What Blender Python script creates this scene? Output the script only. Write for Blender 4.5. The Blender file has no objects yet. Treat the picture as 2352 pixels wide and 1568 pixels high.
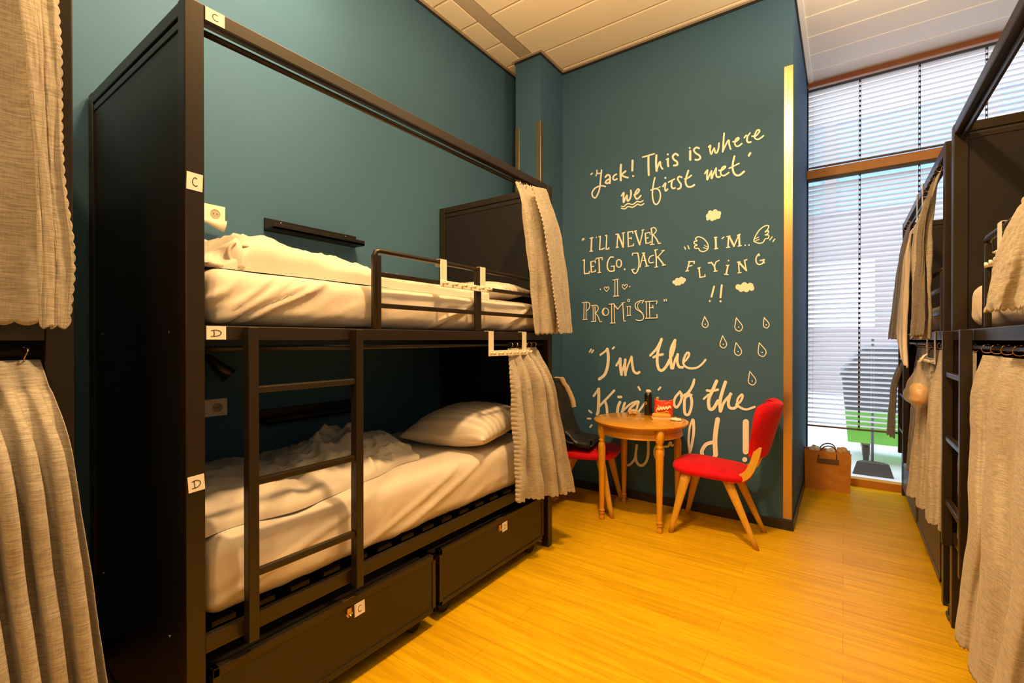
import bpy, bmesh, math, random
from math import sin, cos, pi, radians, sqrt, exp, atan2
from mathutils import Vector, Matrix, noise, Euler

random.seed(7)
SC = bpy.context.scene
COL = SC.collection
V = Vector

# ------------------------------------------------------------------ camera geometry (metres, room axes)
F, YAW, EYE, HOR = 1070.0, radians(35.45), 1.32, 779.0      # 2352 x 1568 frame
PITCH = math.atan((784 - HOR) / F)
FW = V((-sin(YAW) * cos(PITCH), cos(YAW) * cos(PITCH), -sin(PITCH)))
RT = V((cos(YAW), sin(YAW), 0))
UP = V((-sin(YAW) * sin(PITCH), cos(YAW) * sin(PITCH), cos(PITCH)))

def on_wall(px, py, Y):
    """where a traced point of the photographed wall lies on the plane y = Y"""
    d = FW + RT * ((px - 1176) / F) - UP * ((py - 784) / F)
    t = Y / d.y
    return V((d.x * t, Y, EYE + d.z * t))

# ------------------------------------------------------------------ materials
MATS = {}
def mat(name, col, rough=0.5, metal=0.0, bump=None, var=None, sheen=0.0, spec=0.5, coat=0.0):
    m = bpy.data.materials.new(name); m.use_nodes = True
    nt = m.node_tree; N = nt.nodes; L = nt.links
    b = N['Principled BSDF']
    b.inputs['Base Color'].default_value = (*col, 1)
    b.inputs['Roughness'].default_value = rough
    b.inputs['Metallic'].default_value = metal
    b.inputs['Specular IOR Level'].default_value = spec
    if sheen:
        b.inputs['Sheen Weight'].default_value = sheen
        b.inputs['Sheen Roughness'].default_value = 0.4
    if coat:
        b.inputs['Coat Weight'].default_value = coat
        b.inputs['Coat Roughness'].default_value = 0.15
    tc = N.new('ShaderNodeTexCoord')
    if bump:
        sc, st, stretch = bump
        mp = N.new('ShaderNodeMapping'); mp.inputs['Scale'].default_value = stretch
        L.new(tc.outputs['Object'], mp.inputs['Vector'])
        nz = N.new('ShaderNodeTexNoise'); nz.inputs['Scale'].default_value = sc; nz.inputs['Detail'].default_value = 4
        L.new(mp.outputs[0], nz.inputs['Vector'])
        bp = N.new('ShaderNodeBump'); bp.inputs['Strength'].default_value = st; bp.inputs['Distance'].default_value = 0.01
        L.new(nz.outputs['Fac'], bp.inputs['Height']); L.new(bp.outputs[0], b.inputs['Normal'])
    if var:
        sc, amt, stretch, col2 = var
        mp = N.new('ShaderNodeMapping'); mp.inputs['Scale'].default_value = stretch
        L.new(tc.outputs['Object'], mp.inputs['Vector'])
        nz = N.new('ShaderNodeTexNoise'); nz.inputs['Scale'].default_value = sc; nz.inputs['Detail'].default_value = 5
        L.new(mp.outputs[0], nz.inputs['Vector'])
        cr = N.new('ShaderNodeValToRGB')
        cr.color_ramp.elements[0].position = 0.5 - amt; cr.color_ramp.elements[1].position = 0.5 + amt
        cr.color_ramp.elements[0].color = (*col, 1); cr.color_ramp.elements[1].color = (*col2, 1)
        L.new(nz.outputs['Fac'], cr.inputs[0]); L.new(cr.outputs[0], b.inputs['Base Color'])
    MATS[name] = m
    return m

M_WALL = mat('teal_wall_paint', (0.043, 0.116, 0.218), 0.7, bump=(220, 0.05, (1, 1, 1)), var=(1.3, 0.35, (1, 1, 1), (0.049, 0.130, 0.238)), spec=0.2)
M_WHITE_WALL = mat('cream_wall_paint', (0.75, 0.70, 0.60), 0.7)
M_TILE = mat('ceiling_board', (0.93, 0.86, 0.70), 0.85, bump=(300, 0.05, (1, 1, 1)))
M_SEAM = mat('ceiling_seam', (0.42, 0.34, 0.24), 0.85)
M_BAND = mat('ceiling_band', (0.50, 0.44, 0.36), 0.7)
M_AISLE = mat('aisle_ceiling_board', (0.90, 0.86, 0.80), 0.7)
M_AISLE_SEAM = mat('aisle_ceiling_seam', (1.0, 0.97, 0.92), 0.6)
M_BLACK = mat('black_gap', (0.012, 0.012, 0.012), 0.6)
M_BASE = mat('dark_baseboard', (0.018, 0.015, 0.014), 0.45)
M_BRASS = mat('brushed_brass', (0.58, 0.40, 0.20), 0.28, 0.95, bump=(60, 0.05, (1, 1, 0.02)))
M_METAL = mat('black_powder_coat', (0.020, 0.0145, 0.008), 0.33, 0.0, bump=(400, 0.03, (1, 1, 1)), spec=0.42)
M_PANEL = mat('black_panel', (0.013, 0.010, 0.008), 0.38, 0.0, bump=(300, 0.03, (1, 1, 1)), spec=0.45)
M_STEEL = mat('steel', (0.6, 0.58, 0.55), 0.25, 1.0)
M_SHEET = mat('white_bed_linen', (0.68, 0.61, 0.53), 0.8, bump=(28, 0.12, (1, 1, 1)), sheen=0.1)
M_LETTER = mat('white_wall_vinyl', (0.90, 0.88, 0.80), 0.6)
M_CARD = mat('white_card', (0.86, 0.82, 0.76), 0.6)
M_INK = mat('black_ink', (0.02, 0.02, 0.02), 0.6)
M_PLASTIC = mat('white_plastic', (0.80, 0.76, 0.64), 0.35)
M_SOCKET = mat('cream_socket_plastic', (0.82, 0.78, 0.66), 0.3)
M_RED = mat('red_velvet', (0.74, 0.007, 0.018), 0.75, bump=(90, 0.15, (1, 1, 1)), var=(7, 0.22, (1, 1, 1), (0.50, 0.004, 0.012)), sheen=0.12, spec=0.15)
M_WOOD = mat('honey_table_wood', (0.70, 0.34, 0.016), 0.25, bump=(40, 0.03, (1, 8, 1)), var=(9, 0.3, (1, 12, 1), (0.60, 0.275, 0.012)), coat=0.3)
M_LEGWOOD = mat('chair_leg_wood', (0.68, 0.38, 0.040), 0.32, var=(10, 0.3, (6, 6, 0.7), (0.58, 0.31, 0.028)))
M_SILL = mat('orange_window_wood', (0.58, 0.235, 0.03), 0.35, var=(8, 0.3, (0.6, 8, 8), (0.50, 0.18, 0.02)))
M_TOPWOOD = mat('brown_window_wood', (0.30, 0.10, 0.03), 0.4)
M_KRAFT = mat('kraft_paper', (0.66, 0.28, 0.04), 0.7, bump=(35, 0.15, (1, 1, 1)), var=(5, 0.3, (1, 1, 1), (0.56, 0.22, 0.03)))
M_KRAFT_D = mat('brown_paper_handle', (0.16, 0.08, 0.035), 0.8)
M_JACKET = mat('black_jacket_fabric', (0.012, 0.012, 0.013), 0.45, bump=(25, 0.25, (1, 1, 1)))
M_LINING = mat('tan_fleece', (0.62, 0.46, 0.26), 0.95, bump=(120, 0.5, (1, 1, 1)))
M_GREEN = mat('bright_green_container', (0.25, 0.75, 0.10), 0.45)
M_GREYPLASTIC = mat('grey_lid_plastic', (0.16, 0.18, 0.20), 0.5)
M_DARKPLASTIC = mat('dark_plastic', (0.035, 0.04, 0.05), 0.5)
M_RUBBER = mat('black_rubber', (0.02, 0.02, 0.02), 0.7)
M_PAVE = mat('pale_pavement', (0.82, 0.83, 0.86), 0.8, var=(3, 0.3, (1, 1, 1), (0.70, 0.71, 0.74)))
M_FACADE = mat('pink_grey_facade', (0.40, 0.33, 0.325), 0.8)
M_BLUEGLASS = mat('blue_facade_glass', (0.25, 0.42, 0.70), 0.1)
M_SHELF = mat('black_shelf_paint', (0.007, 0.006, 0.005), 0.45, spec=0.3)
M_CAN = mat('black_spray_can', (0.012, 0.010, 0.010), 0.25)
M_GOLD = mat('gold_print', (0.55, 0.36, 0.12), 0.4)
M_SNACK = mat('red_snack_foil', (0.70, 0.055, 0.018), 0.3, bump=(40, 0.2, (1, 1, 1)))
M_YELLOW = mat('yellow_foil', (0.80, 0.42, 0.03), 0.3)
M_CREAMPRINT = mat('cream_print', (0.9, 0.80, 0.55), 0.5)
M_PAPER = mat('white_paper', (0.88, 0.84, 0.78), 0.7)
M_NAPKIN = mat('tan_wrapper', (0.62, 0.38, 0.16), 0.7)
M_FOOD = mat('orange_bread', (0.75, 0.36, 0.06), 0.7)
M_CLEAR = mat('grey_garment', (0.10, 0.10, 0.105), 0.8)
M_SHOE = mat('dark_shoe_leather', (0.02, 0.022, 0.018), 0.5)
M_SOLE = mat('shoe_sole', (0.06, 0.065, 0.05), 0.7)
M_LADDERTAPE = mat('dark_ladder_tape', (0.045, 0.022, 0.012), 0.7)
M_RAIL_BROWN = mat('blind_bottom_rail', (0.18, 0.12, 0.085), 0.5)

def linen(name, c1, c2):
    """natural linen: horizontal slubs and a fine weave"""
    m = bpy.data.materials.new(name); m.use_nodes = True
    nt = m.node_tree; N = nt.nodes; L = nt.links; b = N['Principled BSDF']
    b.inputs['Roughness'].default_value = 0.9; b.inputs['Specular IOR Level'].default_value = 0.15
    b.inputs['Sheen Weight'].default_value = 0.15
    tc = N.new('ShaderNodeTexCoord')
    mp = N.new('ShaderNodeMapping'); mp.inputs['Scale'].default_value = (30, 30, 420)
    L.new(tc.outputs['Object'], mp.inputs['Vector'])
    nz = N.new('ShaderNodeTexNoise'); nz.inputs['Scale'].default_value = 1.0; nz.inputs['Detail'].default_value = 3
    L.new(mp.outputs[0], nz.inputs['Vector'])
    mp2 = N.new('ShaderNodeMapping'); mp2.inputs['Scale'].default_value = (420, 420, 40)
    L.new(tc.outputs['Object'], mp2.inputs['Vector'])
    nz2 = N.new('ShaderNodeTexNoise'); nz2.inputs['Scale'].default_value = 1.0
    L.new(mp2.outputs[0], nz2.inputs['Vector'])
    ad = N.new('ShaderNodeMath'); ad.operation = 'MULTIPLY_ADD'; ad.inputs[1].default_value = 0.35
    L.new(nz2.outputs['Fac'], ad.inputs[0]); L.new(nz.outputs['Fac'], ad.inputs[2])
    cr = N.new('ShaderNodeValToRGB'); cr.color_ramp.elements[0].position = 0.50; cr.color_ramp.elements[1].position = 0.85
    cr.color_ramp.elements[0].color = (*c1, 1); cr.color_ramp.elements[1].color = (*c2, 1)
    L.new(ad.outputs[0], cr.inputs[0]); L.new(cr.outputs[0], b.inputs['Base Color'])
    bp = N.new('ShaderNodeBump'); bp.inputs['Strength'].default_value = 0.25; bp.inputs['Distance'].default_value = 0.002
    L.new(ad.outputs[0], bp.inputs['Height']); L.new(bp.outputs[0], b.inputs['Normal'])
    return m
M_LINEN = linen('natural_linen', (0.29, 0.255, 0.21), (0.48, 0.44, 0.37))
M_LINEN_D = linen('dark_linen', (0.13, 0.11, 0.09), (0.26, 0.23, 0.19))  # the darker curtain fabric

def floor_mat():
    m = bpy.data.materials.new('honey_floor_planks'); m.use_nodes = True
    nt = m.node_tree; N = nt.nodes; L = nt.links; b = N['Principled BSDF']
    tc = N.new('ShaderNodeTexCoord')
    br = N.new('ShaderNodeTexBrick'); br.offset = 0.37
    br.inputs['Scale'].default_value = 1.0
    br.inputs['Brick Width'].default_value = 1.25; br.inputs['Row Height'].default_value = 0.16
    br.inputs['Mortar Size'].default_value = 0.0012; br.inputs['Bias'].default_value = 0.0
    br.inputs['Color1'].default_value = (0.72, 0.45, 0.008, 1); br.inputs['Color2'].default_value = (0.64, 0.39, 0.006, 1)
    br.inputs['Mortar'].default_value = (0.50, 0.28, 0.008, 1)
    L.new(tc.outputs['Object'], br.inputs['Vector'])
    mp = N.new('ShaderNodeMapping'); mp.inputs['Scale'].default_value = (1.6, 26, 1)
    L.new(tc.outputs['Object'], mp.inputs['Vector'])
    nz = N.new('ShaderNodeTexNoise'); nz.inputs['Scale'].default_value = 1.5; nz.inputs['Detail'].default_value = 6; nz.inputs['Distortion'].default_value = 0.8
    L.new(mp.outputs[0], nz.inputs['Vector'])
    cr = N.new('ShaderNodeValToRGB'); cr.color_ramp.elements[0].position = 0.36; cr.color_ramp.elements[1].position = 0.66
    cr.color_ramp.elements[0].color = (0.78, 0.70, 0.5, 1); cr.color_ramp.elements[1].color = (1.08, 1.05, 1.0, 1)
    L.new(nz.outputs['Fac'], cr.inputs[0])
    mx = N.new('ShaderNodeMix'); mx.data_type = 'RGBA'; mx.blend_type = 'MULTIPLY'; mx.inputs['Factor'].default_value = 0.8
    L.new(br.outputs['Color'], mx.inputs[6]); L.new(cr.outputs[0], mx.inputs[7])
    L.new(mx.outputs[2], b.inputs['Base Color'])
    b.inputs['Roughness'].default_value = 0.34; b.inputs['Specular IOR Level'].default_value = 0.16
    bp = N.new('ShaderNodeBump'); bp.inputs['Strength'].default_value = 0.05; bp.inputs['Distance'].default_value = 0.004
    L.new(nz.outputs['Fac'], bp.inputs['Height']); L.new(bp.outputs[0], b.inputs['Normal'])
    return m
M_FLOOR = floor_mat()

def see_thru(name, col, alpha, rough=0.1):
    m = bpy.data.materials.new(name); m.use_nodes = True
    nt = m.node_tree; N = nt.nodes; L = nt.links
    out = N['Material Output']; b = N['Principled BSDF']
    b.inputs['Base Color'].default_value = (*col, 1); b.inputs['Roughness'].default_value = rough
    t = N.new('ShaderNodeBsdfTransparent'); t.inputs[0].default_value = (0.97, 0.985, 1, 1)
    mx = N.new('ShaderNodeMixShader'); mx.inputs[0].default_value = alpha
    L.new(t.outputs[0], mx.inputs[1]); L.new(b.outputs[0], mx.inputs[2]); L.new(mx.outputs[0], out.inputs[0])
    return m
M_GLASS = see_thru('window_glass', (0.6, 0.7, 0.8), 0.06, 0.02)
M_BAGFILM = see_thru('clear_bag_film', (0.75, 0.68, 0.55), 0.32, 0.25)

def slat_mat():
    m = bpy.data.materials.new('white_translucent_slat'); m.use_nodes = True
    nt = m.node_tree; N = nt.nodes; L = nt.links
    out = N['Material Output']; b = N['Principled BSDF']
    b.inputs['Base Color'].default_value = (0.86, 0.82, 0.80, 1); b.inputs['Roughness'].default_value = 0.5
    t = N.new('ShaderNodeBsdfTranslucent'); t.inputs[0].default_value = (0.86, 0.84, 0.86, 1)
    mx = N.new('ShaderNodeMixShader'); mx.inputs[0].default_value = 0.62
    L.new(b.outputs[0], mx.inputs[1]); L.new(t.outputs[0], mx.inputs[2]); L.new(mx.outputs[0], out.inputs[0])
    return m
M_SLAT = slat_mat()

# ------------------------------------------------------------------ mesh helpers
def box(bm, x0, x1, y0, y1, z0, z1):
    vs = [bm.verts.new((x, y, z)) for z in (z0, z1) for y in (y0, y1) for x in (x0, x1)]
    for f in ((0, 2, 3, 1), (4, 5, 7, 6), (0, 1, 5, 4), (2, 6, 7, 3), (0, 4, 6, 2), (1, 3, 7, 5)):
        bm.faces.new([vs[i] for i in f])
    return vs

def hexa(bm, a, b):
    """prism between two quads (4 points each)"""
    p = [bm.verts.new(v) for v in a]; q = [bm.verts.new(v) for v in b]
    bm.faces.new(p[::-1]); bm.faces.new(q)
    for i in range(4): bm.faces.new((p[i], p[(i + 1) % 4], q[(i + 1) % 4], q[i]))

def tube(bm, pts, r, seg=10, caps=True):
    pts = [V(p) for p in pts]; n = len(pts); rings = []
    rs = r if isinstance(r, (list, tuple)) else [r] * n
    ref = None
    for i, p in enumerate(pts):
        t = (pts[min(i + 1, n - 1)] - pts[max(i - 1, 0)]).normalized()
        if ref is None:
            ref = V((0, 0, 1)) if abs(t.z) < 0.9 else V((1, 0, 0))
        a = (ref - t * ref.dot(t)).normalized(); b = t.cross(a); ref = a
        rings.append([bm.verts.new(p + (a * cos(2 * pi * k / seg) + b * sin(2 * pi * k / seg)) * rs[i]) for k in range(seg)])
    for i in range(n - 1):
        for k in range(seg):
            bm.faces.new((rings[i][k], rings[i][(k + 1) % seg], rings[i + 1][(k + 1) % seg], rings[i + 1][k]))
    if caps:
        bm.faces.new(rings[0][::-1]); bm.faces.new(rings[-1])

def lathe(bm, prof, c=(0, 0, 0), seg=32):
    c = V(c); rings = []
    for r, z in prof:
        rings.append([bm.verts.new(c + V((r * cos(2 * pi * k / seg), r * sin(2 * pi * k / seg), z))) for k in range(seg)])
    for i in range(len(rings) - 1):
        for k in range(seg):
            bm.faces.new((rings[i][k], rings[i][(k + 1) % seg], rings[i + 1][(k + 1) % seg], rings[i + 1][k]))
    bm.faces.new(rings[0][::-1]); bm.faces.new(rings[-1])

def grid(bm, fn, nu, nv, wrap=False):
    vs = [[bm.verts.new(fn(i / nu, j / nv)) for i in range(nu + (0 if wrap else 1))] for j in range(nv + 1)]
    w = len(vs[0])
    for j in range(nv):
        for i in range(nu):
            bm.faces.new((vs[j][i], vs[j][(i + 1) % w], vs[j + 1][(i + 1) % w], vs[j + 1][i]))
    return vs

def obj(name, bm, m, parent=None, bevel=0, smooth=False, solid=0, sub=0):
    bmesh.ops.recalc_face_normals(bm, faces=bm.faces)
    me = bpy.data.meshes.new(name); bm.to_mesh(me); bm.free()
    for mm in (m if isinstance(m, (list, tuple)) else [m]): me.materials.append(mm)
    if smooth:
        me.shade_smooth()
    o = bpy.data.objects.new(name, me); COL.objects.link(o)
    if parent is not None: o.parent = parent
    if solid:
        s = o.modifiers.new('solid', 'SOLIDIFY'); s.thickness = solid; s.offset = 0
    if bevel:
        b = o.modifiers.new('bevel', 'BEVEL'); b.width = bevel; b.segments = 2; b.limit_method = 'ANGLE'
    if sub:
        s = o.modifiers.new('sub', 'SUBSURF'); s.levels = sub; s.render_levels = sub
    return o

def B(): return bmesh.new()

def bx(name, dims, m, parent=None, bevel=0.003):
    bm = B(); box(bm, *dims); return obj(name, bm, m, parent, bevel)

def tag(o, label=None, cat=None, group=None, kind=None):
    if label: o['label'] = label
    if cat: o['category'] = cat
    if group: o['group'] = group
    if kind: o['kind'] = kind
    return o

def empty(name, loc, rz=0.0):
    e = bpy.data.objects.new(name, None); COL.objects.link(e)
    e.empty_display_size = 0.05
    e.location = loc; e.rotation_euler = (0, 0, rz); return e

def struct(name, bm, m, bevel=0, parent=None):
    o = obj(name, bm, m, parent, bevel); o['kind'] = 'structure'; return o

def kids(o): return [c for c in bpy.data.objects if c.parent == o]
def copy_tree(o, parent=None):
    c = o.copy(); COL.objects.link(c); c.parent = parent
    for ch in kids(o): copy_tree(ch, c)
    return c

def catmull(pts, n=6):
    if len(pts) < 3: return [tuple(p) for p in pts]
    out = []
    for i in range(len(pts) - 1):
        p0 = pts[max(i - 1, 0)]; p1 = pts[i]; p2 = pts[i + 1]; p3 = pts[min(i + 2, len(pts) - 1)]
        for k in range(n):
            t = k / n
            out.append(tuple(0.5 * (2 * b + (c - a) * t + (2 * a - 5 * b + 4 * c - d) * t * t + (3 * b - a - 3 * c + d) * t ** 3)
                             for a, b, c, d in zip(p0, p1, p2, p3)))
    out.append(tuple(pts[-1])); return out

def ribbon(bm, pts, w, to3, caps=True):
    """flat brush stroke of width w through 2-D points, placed by to3(x, y)"""
    n = len(pts); L = []; R = []; STEP[0] += 1; STEP[1] = 0
    for i in range(n):
        a = pts[max(i - 1, 0)]; b = pts[min(i + 1, n - 1)]
        dx, dy = b[0] - a[0], b[1] - a[1]; d = sqrt(dx * dx + dy * dy) or 1
        nx, ny = -dy / d * w / 2, dx / d * w / 2
        L.append(bm.verts.new(to3(pts[i][0] + nx, pts[i][1] + ny))); R.append(bm.verts.new(to3(pts[i][0] - nx, pts[i][1] - ny)))
    for i in range(n - 1): bm.faces.new((L[i], L[i + 1], R[i + 1], R[i]))
    if caps:
        for p in (pts[0], pts[-1]): disc(bm, p[0], p[1], w / 2, to3)

def disc(bm, x, y, r, to3, seg=14):
    STEP[0] += 1; STEP[1] = 0
    bm.faces.new([bm.verts.new(to3(x + r * cos(2 * pi * k / seg), y + r * sin(2 * pi * k / seg))) for k in range(seg)])

def strokes(bm, spec, to3):
    """one stroke per line: 'w x,y x,y' brush curve | 'Sw ...' straight-cornered | 'o x,y r' dot | 'e cx,cy rx,ry w' ring"""
    for ln in spec.strip().split('\n'):
        ln = ln.strip()
        if not ln: continue
        a = ln.split()
        P = lambda s: tuple(float(q) for q in s.split(','))
        if a[0] == 'o': x, y = P(a[1]); disc(bm, x, y, float(a[2]), to3)
        elif a[0] == 'e':
            cx, cy = P(a[1]); rx, ry = P(a[2])
            ribbon(bm, [(cx + rx * cos(t * 2 * pi / 24), cy + ry * sin(t * 2 * pi / 24)) for t in range(25)], float(a[3]), to3, False)
        elif a[0][0] == 'S':
            q = [P(s) for s in a[1:]]
            for k in range(len(q) - 1): ribbon(bm, [q[k], q[k + 1]], float(a[0][1:]), to3)
        else: ribbon(bm, catmull([P(s) for s in a[1:]]), float(a[0]), to3)

# ------------------------------------------------------------------ room shell
XW, XR, YM, XA, YWIN, ZC, YB = -2.48, 1.42, 3.73, -0.289, 5.25, 3.742, -2.6
bm = B(); box(bm, XW - .1, XR + .1, YB - .1, YWIN + .03, -0.08, 0.0); struct('floor', bm, M_FLOOR)
bm = B(); box(bm, XW - .12, XW, YB - .1, 4.1, 0, ZC + .1); struct('wall_left', bm, M_WALL)
bm = B(); box(bm, XW, XA, YM, YM + .12, 0, ZC + .1); WM = struct('wall_mural', bm, M_WALL)
bm = B(); box(bm, XA - .12, XA, YM + .12, YWIN + .06, 0, ZC + .1); struct('wall_aisle', bm, M_WALL)
bm = B(); box(bm, XR, XR + .12, YB - .1, YWIN + .06, 0, ZC + .1); struct('wall_right', bm, M_WALL)
bm = B(); box(bm, XW, XR, YB - .12, YB, 0, ZC + .1); struct('wall_back', bm, M_WHITE_WALL)
bm = B(); box(bm, -2.345, -2.09, 3.35, YM, 0, ZC + .03); struct('wall_column', bm, M_WALL)
# ceiling: boards 0.305 m deep laid across the room, parted by thin seams and a flush band
bm = B(); box(bm, XW - .1, XR + .1, YB - .1, YWIN + .06, ZC + .012, ZC + .12); CE = struct('ceiling', bm, M_SEAM)
bm = B()
y = 3.38 - 0.305 * 20
while y < YM - .01:
    y1 = min(y + .305 - .02, YM)
    for x0, x1 in ((XW, -2.285), (-2.165, -0.40), (-0.28, XR)):
        if y1 > YB: box(bm, x0 + .004, x1 - .004, max(y, YB), y1, ZC, ZC + .014)
    y += .305
obj('ceiling_board', bm, M_TILE, CE, 0.003)
bm = B()
for x0 in (-2.28, -0.395): box(bm, x0, x0 + .11, YB, YM, ZC + .002, ZC + .014)
obj('ceiling_band', bm, M_BAND, CE)
bm = B(); box(bm, XA, XR, YM, YWIN, ZC - .005, ZC + .014); obj('aisle_ceiling', bm, M_AISLE, CE)
bm = B()
for y in (3.86, 4.145, 4.43, 4.715, 5.0): box(bm, XA + .03, XR, y - .006, y + .006, ZC - .009, ZC - .004)
box(bm, XA + .012, XA + .045, YM, YWIN, ZC - .012, ZC - .004)
obj('aisle_ceiling_seam', bm, M_AISLE_SEAM, CE)
# wall angle and shadow gap under the ceiling
def edge_trim(n, pts):
    bm = B()
    for (x0, x1, y0, y1) in pts: box(bm, x0, x1, y0, y1, ZC - .004, ZC + .004)
    struct('trim_%d' % n, bm, M_BAND)
edge_trim(1, [(XW, XW + .03, YB, YM), (-2.06, XA, YM - .03, YM), (-2.375, -2.06, 3.32, 3.35), (-2.09, -2.06, 3.35, YM), (-2.375, -2.345, 3.35, YM)])
bm = B()
box(bm, XW, XW + .006, YB, YM, ZC - .022, ZC - .004); box(bm, -2.09, XA, YM - .006, YM, ZC - .022, ZC - .004)
box(bm, -2.351, -2.084, 3.344, 3.35, ZC - .022, ZC - .004); box(bm, -2.09, -2.084, 3.35, YM, ZC - .022, ZC - .004)
box(bm, XA, XA + .008, YM, YWIN, ZC - .03, ZC - .005); box(bm, XA, XA + .012, YWIN - .02, YWIN - .005, .07, ZC - .02)
struct('trim_2', bm, M_BLACK)
# brass corner guards
bm = B(); box(bm, XA - .052, XA + .003, YM - .003, YM, .075, 3.205); box(bm, XA, XA + .003, YM - .003, YM + .012, .075, 3.205); struct('trim_3', bm, M_BRASS, .001)
bm = B(); box(bm, -2.132, -2.087, 3.346, 3.35, .07, 3.165); box(bm, -2.09, -2.086, 3.346, 3.39, .07, 3.165); struct('trim_4', bm, M_BRASS, .001)
bm = B(); box(bm, -2.349, -2.305, 3.346, 3.35, .07, 3.165); box(bm, -2.349, -2.345, 3.346, 3.39, .07, 3.165); struct('trim_5', bm, M_BRASS, .001)
# baseboards
bm = B(); box(bm, -2.09, XA + .012, YM - .012, YM, 0, .068); struct('baseboard_mural', bm, M_BASE, .002)
bm = B(); box(bm, XA, XA + .012, YM, YWIN, 0, .068); struct('baseboard_aisle', bm, M_BASE, .002)
bm = B(); box(bm, XW, XW + .012, YB, 4.0, 0, .068); struct('baseboard_left', bm, M_BASE, .002)
bm = B(); box(bm, -2.357, -2.078, 3.338, 3.35, 0, .068); box(bm, -2.09, -2.078, 3.35, YM - .012, 0, .068); struct('baseboard_column', bm, M_BASE, .002)

# ------------------------------------------------------------------ lettering on the mural wall
STEP = [0, 0]                # every stroke lies a hair further out, so overlapping strokes never share a plane
def crop(ox, oy, s):
    def tr(x, y):
        STEP[1] += 1
        return on_wall(ox + x / s, oy + y / s, YM - .0012 - STEP[0] * 2e-5 - STEP[1] * 1.5e-6)
    return tr
def lettering(name, label, parts):
    bm = B(); STEP[0] = 0
    for tr, spec in parts: strokes(bm, spec, tr)
    o = obj(name, bm, M_LETTER, WM); o['label'] = label; return o
cA, cB, cC, cD = crop(1340, 280, 7.127), crop(1560, 270, 7.127), crop(1320, 500, 6.029), crop(1530, 460, 5.807)
cE, cF, cG = crop(1330, 760, 4.9), crop(1530, 700, 4.126), crop(1400, 860, 7.127)
lettering('lettering', 'white slanted script reading Jack! This is where we first met', [(cA, '''
22 125,858 145,838
18 205,882 222,842 255,845 285,830 300,785
20 220,790 224,842
24 298,790 285,900 275,1000 265,1090 235,1180 195,1240 150,1215 145,1150 190,1085 260,1050 310,1045 360,1055
30 360,900 400,865 435,890 435,960 432,1000
28 430,930 385,955 362,990 388,1005 430,985
26 540,855 500,880 485,925 510,950 550,930
32 615,700 608,820 612,955
28 690,805 630,862 670,895 730,910
34 805,632 800,795
o 815,885 16
24 970,575 1060,550 1160,520
34 1065,560 1065,700 1070,868
34 1195,545 1190,680 1198,800
28 1198,790 1225,710 1255,650 1265,720 1295,768
20 1355,615 1385,602
32 1385,602 1382,660 1388,725
o 1380,530 16
32 1548,545 1510,520 1465,558 1478,610 1530,652 1535,700 1482,712
26 625,1208 662,1155 655,1240 658,1318 690,1235 715,1200
28 712,1200 722,1290 758,1260 780,1180 775,1120
26 832,1195 880,1170 915,1115 890,1100 855,1150 842,1210 872,1260 910,1240 940,1205
20 625,1380 660,1385 700,1350 740,1335 800,1350 840,1330 880,1300 930,1310 975,1288
20 622,1415 680,1420 730,1385 800,1395 850,1370 890,1345 940,1362 990,1335
24 1170,912 1150,1000 1135,1100 1130,1200 1150,1310 1190,1350 1235,1310 1260,1220 1250,1140 1215,1098 1160,1095 1105,1115
14 1180,1095 1260,1060
26 1300,1055 1345,1000 1335,1070 1345,1128 1378,1100
o 1342,915 17
24 1395,985 1440,960 1490,935
28 1452,962 1440,1040 1460,1085 1500,1080
'''), (cB, '''
36 180,548 180,690
o 172,497 16
30 325,502 280,490 240,530 270,580 330,620 345,665 300,692 265,688
26 482,482 512,455 505,530 525,598 550,540 575,500
28 572,500 592,572 622,565 645,490 650,418
28 735,258 725,400 712,558
28 712,552 760,450 810,368 820,440 842,515
26 882,395 930,390 975,350 965,328 925,360 910,420 932,465 975,465 1025,425
22 1065,330 1095,290 1120,300 1160,250
30 1120,300 1110,370 1130,405 1172,400
26 1192,305 1250,300 1310,235 1308,202 1270,215 1235,290 1242,340 1290,355 1340,330 1378,297
28 40,975 0,965 -25,1000 0,1050 28,1090 18,1150 -22,1170
30 150,868 115,980 105,1060 130,1120 175,1135 220,1120 248,1100
24 92,1003 140,990 200,945
26 420,915 465,858 455,940 460,1018 490,950 530,872
28 530,872 525,940 530,998 560,920 605,828
30 605,828 600,900 612,960 640,975 668,965
26 652,865 700,860 750,820 755,797 710,815 680,880 688,935 730,950 780,925 812,897
32 905,632 880,740 875,830 895,905 940,945 990,940 1030,910 1062,882
24 818,830 880,800 978,750
34 1140,622 1165,580
''')])
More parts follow.
